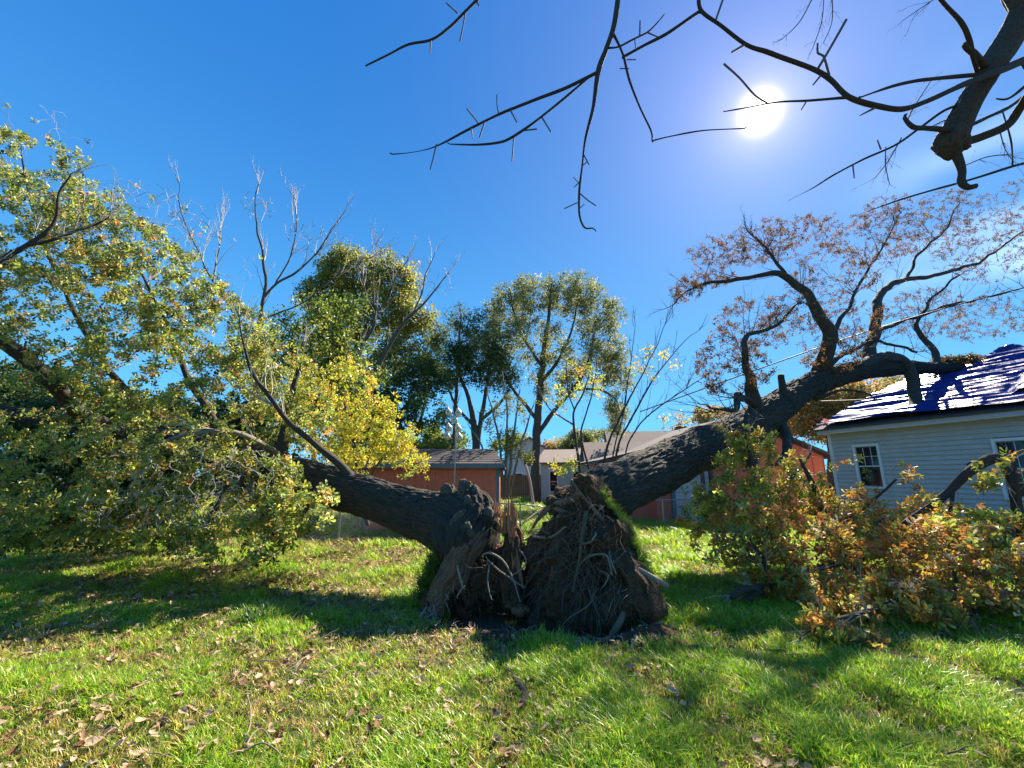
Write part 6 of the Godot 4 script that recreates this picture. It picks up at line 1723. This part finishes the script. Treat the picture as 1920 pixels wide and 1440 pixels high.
	for l in [
		[Vector4(2.43, 5.35, -2.60, 0.0043), Vector4(2.25, 5.03, -2.60, 0.0042), Vector4(2.08, 4.85, -2.60, 0.0031)], [Vector4(2.49, 5.35, -2.60, 0.0043), Vector4(2.42, 5.03, -2.60, 0.0042), Vector4(2.31, 4.77, -2.60, 0.0031)], [Vector4(2.55, 5.35, -2.60, 0.0043), Vector4(2.50, 5.03, -2.60, 0.0042), Vector4(2.40, 4.82, -2.60, 0.0031)],
		[Vector4(2.83, 3.96, -2.60, 0.0039), Vector4(2.75, 3.81, -2.65, 0.0039), Vector4(2.67, 3.70, -2.70, 0.0029)], [Vector4(2.70, 3.88, -2.60, 0.0039), Vector4(2.72, 3.77, -2.65, 0.0039), Vector4(2.77, 3.65, -2.70, 0.0029)],
		[Vector4(2.61, 3.84, -2.35, 0.0035), Vector4(2.69, 3.97, -2.35, 0.0036), Vector4(2.91, 4.24, -2.40, 0.0028)], [Vector4(2.75, 3.80, -2.35, 0.0035), Vector4(2.93, 3.91, -2.40, 0.0036), Vector4(3.04, 3.93, -2.40, 0.0027)], [Vector4(3.05, 3.60, -2.45, 0.0036), Vector4(3.28, 3.71, -2.50, 0.0037), Vector4(3.43, 3.73, -2.50, 0.0028)], [Vector4(2.76, 4.58, -2.10, 0.0034), Vector4(2.58, 4.45, -2.10, 0.0025), Vector4(2.46, 4.36, -2.10, 0.0017)], [Vector4(3.42, 3.90, -2.50, 0.0037), Vector4(3.42, 3.77, -2.50, 0.0028), Vector4(3.45, 3.68, -2.50, 0.0018)],
	]:
		shoots(tw, l, 7, 0.17, 0.0016, 2, -0.15, 0.1, 0.8)
		add_limb(tw, l, 4, 0.0, 0.0, 0.05)
	put("twigs", tw.mesh(), M["twig"], t).set_meta("kind", "stuff")


# ---------- broken boughs on the right ----------
func boughs() -> void:
	var autumn := [L(0.600, 0.254, 0.053), 5, L(0.720, 0.468, 0.070), 3, L(0.400, 0.429, 0.070), 4, L(0.240, 0.293, 0.053), 3, L(0.280, 0.137, 0.053), 3, L(0.800, 0.625, 0.352), 1]
	var greens := [L(0.320, 0.390, 0.062), 4, L(0.560, 0.508, 0.070), 3, L(0.600, 0.312, 0.062), 3, L(0.200, 0.234, 0.053), 3]
	var list := [
		["fallen oak bough with yellow and orange leaves standing up beside the leaning trunk", [[Vector4(4.35, 0.56, -7.40, 0.0976), Vector4(4.14, 1.08, -7.20, 0.0745), Vector4(3.94, 1.59, -7.00, 0.0476), Vector4(3.82, 2.10, -6.90, 0.0260), Vector4(3.73, 2.45, -6.90, 0.0132)], [Vector4(4.14, 1.08, -7.20, 0.0438), Vector4(4.62, 1.51, -7.20, 0.0311), Vector4(5.04, 1.95, -7.20, 0.0180)], [Vector4(4.18, 0.83, -7.20, 0.0435), Vector4(3.54, 1.18, -6.90, 0.0253), Vector4(3.04, 1.35, -6.70, 0.0123)]],
			[[Vector3(3.83, 1.76, -7.00), Vector3(0.55, 0.5, 0.45), 87], [Vector3(3.54, 1.18, -6.90), Vector3(0.75, 0.4, 0.5), 97], [Vector3(4.53, 1.51, -7.20), Vector3(0.6, 0.5, 0.45), 82], [Vector3(2.97, 1.03, -6.80), Vector3(0.5, 0.35, 0.35), 40], [Vector3(3.80, 2.13, -7.20), Vector3(0.3, 0.35, 0.3), 26], [Vector3(4.07, 2.24, -7.00), Vector3(0.3, 0.25, 0.3), 16]], greens, 9],
		["fallen oak bough with tangled dark leaves at the foot of the white house", [[Vector4(5.28, 0.30, -7.40, 0.0880), Vector4(5.07, 1.00, -7.20, 0.0612), Vector4(4.91, 1.51, -7.10, 0.0394), Vector4(4.78, 1.85, -7.10, 0.0177)], [Vector4(5.11, 0.66, -7.20, 0.0389), Vector4(5.79, 1.08, -7.20, 0.0263), Vector4(6.40, 1.51, -7.20, 0.0133)]],
			[[Vector3(4.74, 1.08, -7.20), Vector3(0.7, 0.45, 0.5), 92], [Vector3(5.69, 1.15, -7.40), Vector3(0.8, 0.28, 0.4), 36], [Vector3(6.46, 1.01, -7.00), Vector3(0.7, 0.3, 0.4), 45], [Vector3(5.57, 0.83, -7.20), Vector3(0.8, 0.4, 0.5), 87], [Vector3(6.15, 1.59, -7.20), Vector3(0.75, 0.5, 0.3), 12]], autumn, 4],
		["fallen oak bough with orange leaves, its dark forked butt end towards the torn roots", [[Vector4(2.67, 0.01, -5.50, 0.0510), Vector4(2.98, 0.17, -5.60, 0.0523), Vector4(3.48, 0.27, -5.80, 0.0443), Vector4(4.33, 0.39, -6.10, 0.0361), Vector4(5.33, 0.47, -6.40, 0.0228)], [Vector4(3.21, 0.21, -5.70, 0.0401), Vector4(2.83, 0.25, -5.50, 0.0386), Vector4(2.58, 0.17, -5.40, 0.0315)], [Vector4(3.21, 0.28, -5.70, 0.0268), Vector4(3.18, 0.53, -5.70, 0.0237), Vector4(3.07, 0.84, -5.80, 0.0139)]],
			[[Vector3(2.90, 0.68, -6.20), Vector3(0.45, 0.35, 0.4), 50], [Vector3(3.35, 0.35, -5.80), Vector3(0.5, 0.28, 0.35), 60], [Vector3(3.26, 0.82, -5.90), Vector3(0.55, 0.45, 0.4), 87], [Vector3(4.15, 0.61, -6.00), Vector3(0.75, 0.42, 0.5), 124], [Vector3(5.07, 0.46, -6.10), Vector3(0.75, 0.42, 0.5), 124], [Vector3(3.78, 0.17, -5.40), Vector3(0.6, 0.2, 0.4), 61]], autumn, 9],
		["fallen oak bough with brown leaves sprawling low across the lawn's right edge", [[Vector4(6.05, 0.16, -5.20, 0.0544), Vector4(5.41, 0.28, -5.20, 0.0395), Vector4(4.65, 0.30, -5.10, 0.0268), Vector4(3.94, 0.16, -5.00, 0.0145), Vector4(3.45, 0.09, -4.90, 0.0085)], [Vector4(5.10, 0.28, -5.20, 0.0243), Vector4(5.16, 0.60, -5.30, 0.0157), Vector4(5.05, 0.82, -5.40, 0.0097)], [Vector4(5.30, 0.30, -5.10, 0.0209), Vector4(4.86, 0.09, -4.90, 0.0113)]],
			[[Vector3(5.10, 0.62, -5.50), Vector3(0.75, 0.42, 0.45), 129], [Vector3(5.54, 0.56, -5.20), Vector3(0.7, 0.45, 0.45), 129], [Vector3(4.24, 0.22, -5.00), Vector3(0.7, 0.25, 0.35), 87], [Vector3(4.89, 0.17, -4.80), Vector3(0.65, 0.25, 0.35), 82]], autumn, 8],
		["leafy oak spray with long orange leaves lying nearest on the right lawn", [[Vector4(3.86, 0.19, -4.90, 0.0227), Vector4(3.29, 0.18, -4.60, 0.0159), Vector4(2.88, 0.14, -4.40, 0.0101), Vector4(2.65, 0.09, -4.30, 0.0074)], [Vector4(3.29, 0.18, -4.60, 0.0106), Vector4(3.14, 0.04, -4.30, 0.0074), Vector4(3.23, -0.05, -4.20, 0.0048)]],
			[[Vector3(3.00, 0.16, -4.50), Vector3(0.25, 0.13, 0.25), 20], [Vector3(3.18, 0.02, -4.30), Vector3(0.22, 0.1, 0.22), 15]], autumn, 7],
		["leafy oak bough arching at the photo's right edge before the second window", [[Vector4(6.59, 0.36, -5.60, 0.0462), Vector4(6.53, 0.86, -5.60, 0.0337), Vector4(6.51, 1.32, -5.60, 0.0240), Vector4(6.60, 1.79, -5.60, 0.0140)]],
			[[Vector3(6.50, 1.52, -5.60), Vector3(0.4, 0.5, 0.3), 16], [Vector3(6.13, 0.81, -5.50), Vector3(0.45, 0.35, 0.4), 62], [Vector3(5.89, 0.97, -5.80), Vector3(0.5, 0.25, 0.35), 40]], greens, 6],
	]
	for b in list:
		var p: Vector4 = b[1][0][0]
		var t := thing("fallen_bough", Vector3(p.x, 0, p.z), b[0], "fallen branch", "broken oak boughs on the right")
		var all := PackedVector3Array()
		for l in b[1]:
			limb("limb", t, l, "dark_bark", 10, 0.003, 0.03, 0.05)
			all.append_array(along_path(l, 0.2, 0.1))
		var tw := Mb.new()
		for l in b[1]:
			shoots(tw, l, 9, 0.55, 0.006, 3, 0.15, 0.15, 1.2, all)
		put("twigs", tw.mesh(), M["pale_twig"], t).set_meta("kind", "stuff")
		crown(t, all, b[2], {"per": 3, "palette": b[3], "size": 1.0, "mesh": "rosette", "leaf": "leaf", "twig": 0.012, "tip": 0.0022, "grow": 0.006, "gap": 0.14, "gap_size": 0.6, "bend": 0.16, "tight": 0.07, "singles": b[4]})
	var t := thing("broken_limb", Vector3(5.52, 0.79, -6.20), "bare broken limb bent like an elbow before the white house's wall", "fallen branch", "broken oak boughs on the right")
	limb("limb", t, [Vector4(5.46, 0.89, -6.20, 0.0262), Vector4(5.75, 1.12, -6.10, 0.0445), Vector4(5.95, 1.31, -6.00, 0.0478), Vector4(6.20, 1.57, -5.90, 0.0547), Vector4(6.47, 1.76, -5.85, 0.0656), Vector4(6.63, 1.81, -5.85, 0.0657), Vector4(6.68, 1.74, -5.80, 0.0578), Vector4(6.65, 1.48, -5.75, 0.0532), Vector4(6.56, 1.11, -5.70, 0.0485), Vector4(6.48, 0.79, -5.65, 0.0474), Vector4(6.30, 0.24, -5.60, 0.0394)], "limb_bark", 16, 0.004, 0.03, 0.04)
	limb("limb", t, [Vector4(6.65, 1.78, -5.80, 0.0217), Vector4(6.50, 1.85, -5.50, 0.0172), Vector4(6.48, 1.91, -5.30, 0.0133)], "pale_limb", 8, 0.0, 0.01, 0.05)
	limb("limb", t, [Vector4(6.09, 1.43, -6.00, 0.0295), Vector4(5.95, 1.27, -5.90, 0.0216), Vector4(5.88, 1.10, -5.90, 0.0143)], "limb_bark", 8, 0.0, 0.01, 0.05)


func small_things() -> void:
	# sticks on the lawn
	var s := put_stick("stick", [Vector3(-0.27, 0.00, -4.20), Vector3(-0.19, 0.00, -4.03), Vector3(-0.10, 0.00, -3.90), Vector3(-0.01, 0.00, -3.72), Vector3(0.06, 0.00, -3.55), Vector3(0.09, 0.00, -3.40), Vector3(0.07, 0.00, -3.27)], [0.012, 0.015, 0.019, 0.022, 0.026, 0.028, 0.024], 0.028, "limb_bark")
	tag(s, "curved grey stick lying on the lawn below the torn roots", "stick")
	s = put_stick("stick", [Vector3(-1.26, 0.00, -3.75), Vector3(-1.12, 0.00, -3.71), Vector3(-1.01, 0.00, -3.66)], [0.01, 0.013, 0.01], 0.02, "limb_bark")
	tag(s, "short brown stick in the grass left of the curved grey stick", "stick")
	s = put_stick("twig", [Vector3(-1.86, 0.00, -3.37), Vector3(-1.74, 0.00, -3.20), Vector3(-1.62, 0.00, -2.99), Vector3(-1.59, 0.00, -2.90)], [0.003, 0.004, 0.004, 0.005], 0.05, "pale_root")
	tag(s, "thin straight pale twig standing out of the left front lawn", "twig")
	s = put_stick("twig", [Vector3(-1.75, 0.00, -2.71), Vector3(-1.77, 0.00, -2.79), Vector3(-1.75, 0.00, -2.88), Vector3(-1.73, 0.00, -2.94)], [0.003, 0.005, 0.004, 0.003], 0.05, "pale_root")
	tag(s, "pale twig in the left front lawn, beside the forked one", "twig")
	var t := thing("twig", Vector3(-1.53, 0.00, -2.79), "pale forked twig with bowed side shoots at the bottom of the lawn", "twig")
	for l in [[Vector3(-1.52, 0.00, -2.77), Vector3(-1.54, 0.00, -2.89), Vector3(-1.51, 0.00, -2.94), Vector3(-1.43, 0.00, -2.89)], [Vector3(-1.52, 0.00, -2.77), Vector3(-1.44, 0.00, -2.80), Vector3(-1.32, 0.00, -2.74), Vector3(-1.26, 0.00, -2.71)], [Vector3(-1.52, 0.00, -2.77), Vector3(-1.53, 0.00, -2.73), Vector3(-1.56, 0.00, -2.70)]]:
		var path := []
		for k in l.size():
			path.append(Vector4(l[k].x, 0.04 + 0.03 * sin(k * 1.1), l[k].z, 0.006 - 0.0012 * k))
		limb("shoot", t, path, "pale_root", 7, 0.0, 0.006, 0.03)
	s = put_stick("twig", [Vector3(-3.17, 0.00, -6.11), Vector3(-3.15, 0.00, -6.27), Vector3(-2.91, 0.00, -5.96), Vector3(-2.88, 0.00, -6.06)], [0.006, 0.008, 0.008, 0.005], 0.05, "pale_root")
	tag(s, "small bleached twig on the shadow band left of the torn stump", "twig")
	s = put_stick("branch", [Vector3(1.37, 0.60, -16.00), Vector3(0.66, 0.40, -13.71), Vector3(0.22, 0.25, -12.28)], [0.02, 0.025, 0.03], 0.0, "dark_bark")
	tag(s, "dark broken branch end in the gap between the two torn trunks", "branch")
	# clods of soil by the right root plate
	var mb := Mb.new()
	for k in 9:
		var g := Vector3(1.34, 0.00, -4.59).lerp(Vector3(1.52, 0.00, -4.24), rng.randf()) + Vector3(rng.randf_range(-0.12, 0.12), 0.03, rng.randf_range(-0.1, 0.1))
		lump(mb, g, Vector3(0.1, 0.07, 0.09) * rng.randf_range(0.5, 1.3), 0.9, 10)
	tag(put("soil_heap", mb.mesh(), M["dry_soil"]), "heap of crumbled dry soil at the right foot of the root plate", "soil")
	mb = Mb.new()
	for k in 7:
		var g := Vector3(-0.06, 0.00, -5.59).lerp(Vector3(0.09, 0.00, -5.29), rng.randf()) + Vector3(rng.randf_range(-0.1, 0.1), 0.05, rng.randf_range(-0.06, 0.06))
		lump(mb, g, Vector3(0.08, 0.06, 0.08) * rng.randf_range(0.6, 1.3), 0.9, 10)
	tag(put("soil_heap", mb.mesh(), M["dry_soil"]), "small grassy heap of soil at the front lip of the hole", "soil")
	# tussock
	var at := []
	var tint := []
	for k in 70:
		at.append(turned(Vector3.UP + in_ball() * 0.5, rng.randf() * TAU, rng.randf_range(1.4, 2.4), Vector3(-2.73, 0.00, -5.05) + Vector3(rng.randf_range(-0.16, 0.16), 0.0, rng.randf_range(-0.12, 0.12))))
		tint.append(pick([L(0.05, 0.12, 0.03), 1, L(0.07, 0.15, 0.03), 1]))
	var tu := scatter("grass_tussock", M["tuft_0"], M["grass"], at, tint)
	tag(tu, "dark green grass tussock on the lawn left of the torn stump", "grass", "", "stuff")
	# gourd pole
	var base := Vector3(-1.60, 0.07, -12.00)
	t = thing("gourd_pole", Vector3(base.x, 0, base.z), "slim grey pole with cross arms for bird gourds, before the shed", "pole")
	limb("pole", t, [Vector4(base.x, 0, base.z, 0.022), Vector4(base.x, 2.0, base.z, 0.02), Vector4(base.x, 3.3, base.z, 0.018)], "steel", 10)
	for y in [3.25, 2.95]:
		limb("arm", t, [Vector4(base.x - 0.28, y, base.z, 0.01), Vector4(base.x + 0.28, y, base.z, 0.01)], "steel", 8)
	var places := [[Vector3(-1.84, 3.38, -12.00), "white bird gourd at the pole's top left"], [Vector3(-1.55, 3.36, -12.00), "white bird gourd at the pole's top right"], [Vector3(-1.64, 3.14, -11.85), "white bird gourd with a dark hole in the pole's middle"], [Vector3(-1.81, 2.92, -12.00), "bird gourd half way down on the pole's left side"], [Vector3(-1.54, 2.90, -11.95), "white bird gourd half way down on the pole's right side"], [Vector3(-1.86, 2.69, -12.00), "greenish bird gourd lowest on the pole's left"], [Vector3(-1.51, 2.66, -12.00), "white bird gourd lowest on the pole's right"]]
	for p in places:
		var g := thing("bird_gourd", p[0], p[1], "gourd", "bird gourds on the pole")
		mb = Mb.new()
		var pts := PackedVector3Array()
		var rr := PackedFloat32Array()
		for k in 15:
			var u := k / 14.0
			pts.append(Vector3(0.012 * sin(u * 5), -0.1 + 0.26 * u, 0))
			rr.append(maxf(0.004, 0.098 * sqrt(maxf(0.0, 1.0 - pow((u - 0.36) / 0.37, 2.0))) if u < 0.62 else lerpf(0.07, 0.012, (u - 0.62) / 0.38)))
		mb.tube(pts, rr, 18)
		mb.smooth()
		put("body", mb.mesh(), M["gourd"], g, false)
		mb = Mb.new()
		lump(mb, Vector3(0.01, 0.0, 0.09), Vector3(0.022, 0.022, 0.012), 0.0, 8)
		put("hole", mb.mesh(), M["hole"], g, false)
	# service wires to the house
	var w1 := limb("power_line", self, [Vector4(15.71, 7.08, -11.00, 0.0181), Vector4(13.87, 6.79, -12.20, 0.0198), Vector4(11.49, 6.20, -13.50, 0.0215), Vector4(8.89, 5.40, -15.50, 0.0222), Vector4(5.83, 4.47, -19.00, 0.0243)], "wire", 5)
	tag(w1, "black power line crossing behind the leaning oak's limbs", "power line")
	w1 = limb("power_line", self, [Vector4(14.55, 4.17, -13.60, 0.0193), Vector4(13.53, 4.23, -14.20, 0.0201), Vector4(12.34, 4.28, -15.00, 0.0193), Vector4(11.92, 4.42, -16.00, 0.0206)], "pale_twig", 5)
	tag(w1, "pale service wire just above the white house's roof edge", "power line")
	# pink cloth
	mb = Mb.new()
	for b in 9:
		for a in 9:
			mb.vert(Vector3(9.94, 3.37, -13.40) + Vector3(a * 0.02, -b * 0.028 + 0.02 * sin(a * 1.3), 0.04 * sin(a * 0.9 + b * 0.7)), Vector3.BACK, Vector2(a, b))
	for b in 8:
		for a in 8:
			var q := b * 9 + a
			mb.i.append_array(PackedInt32Array([q, q + 1, q + 9, q + 1, q + 10, q + 9]))
	mb.smooth()
	tag(put("cloth_scrap", mb.mesh(), M["pink"]), "small pink scrap of cloth at the white house's left roof corner", "cloth")


func put_stick(called: String, pts: Array, rad: Array, y: float, m: String) -> MeshInstance3D:
	var path := []
	for k in pts.size():
		var p: Vector3 = pts[k]
		path.append(Vector4(p.x, maxf(p.y, ground_height(p.x, p.z)) + y, p.z, rad[k]))
	return limb(called, self, path, m, 10, 0.0015, 0.012, 0.03)
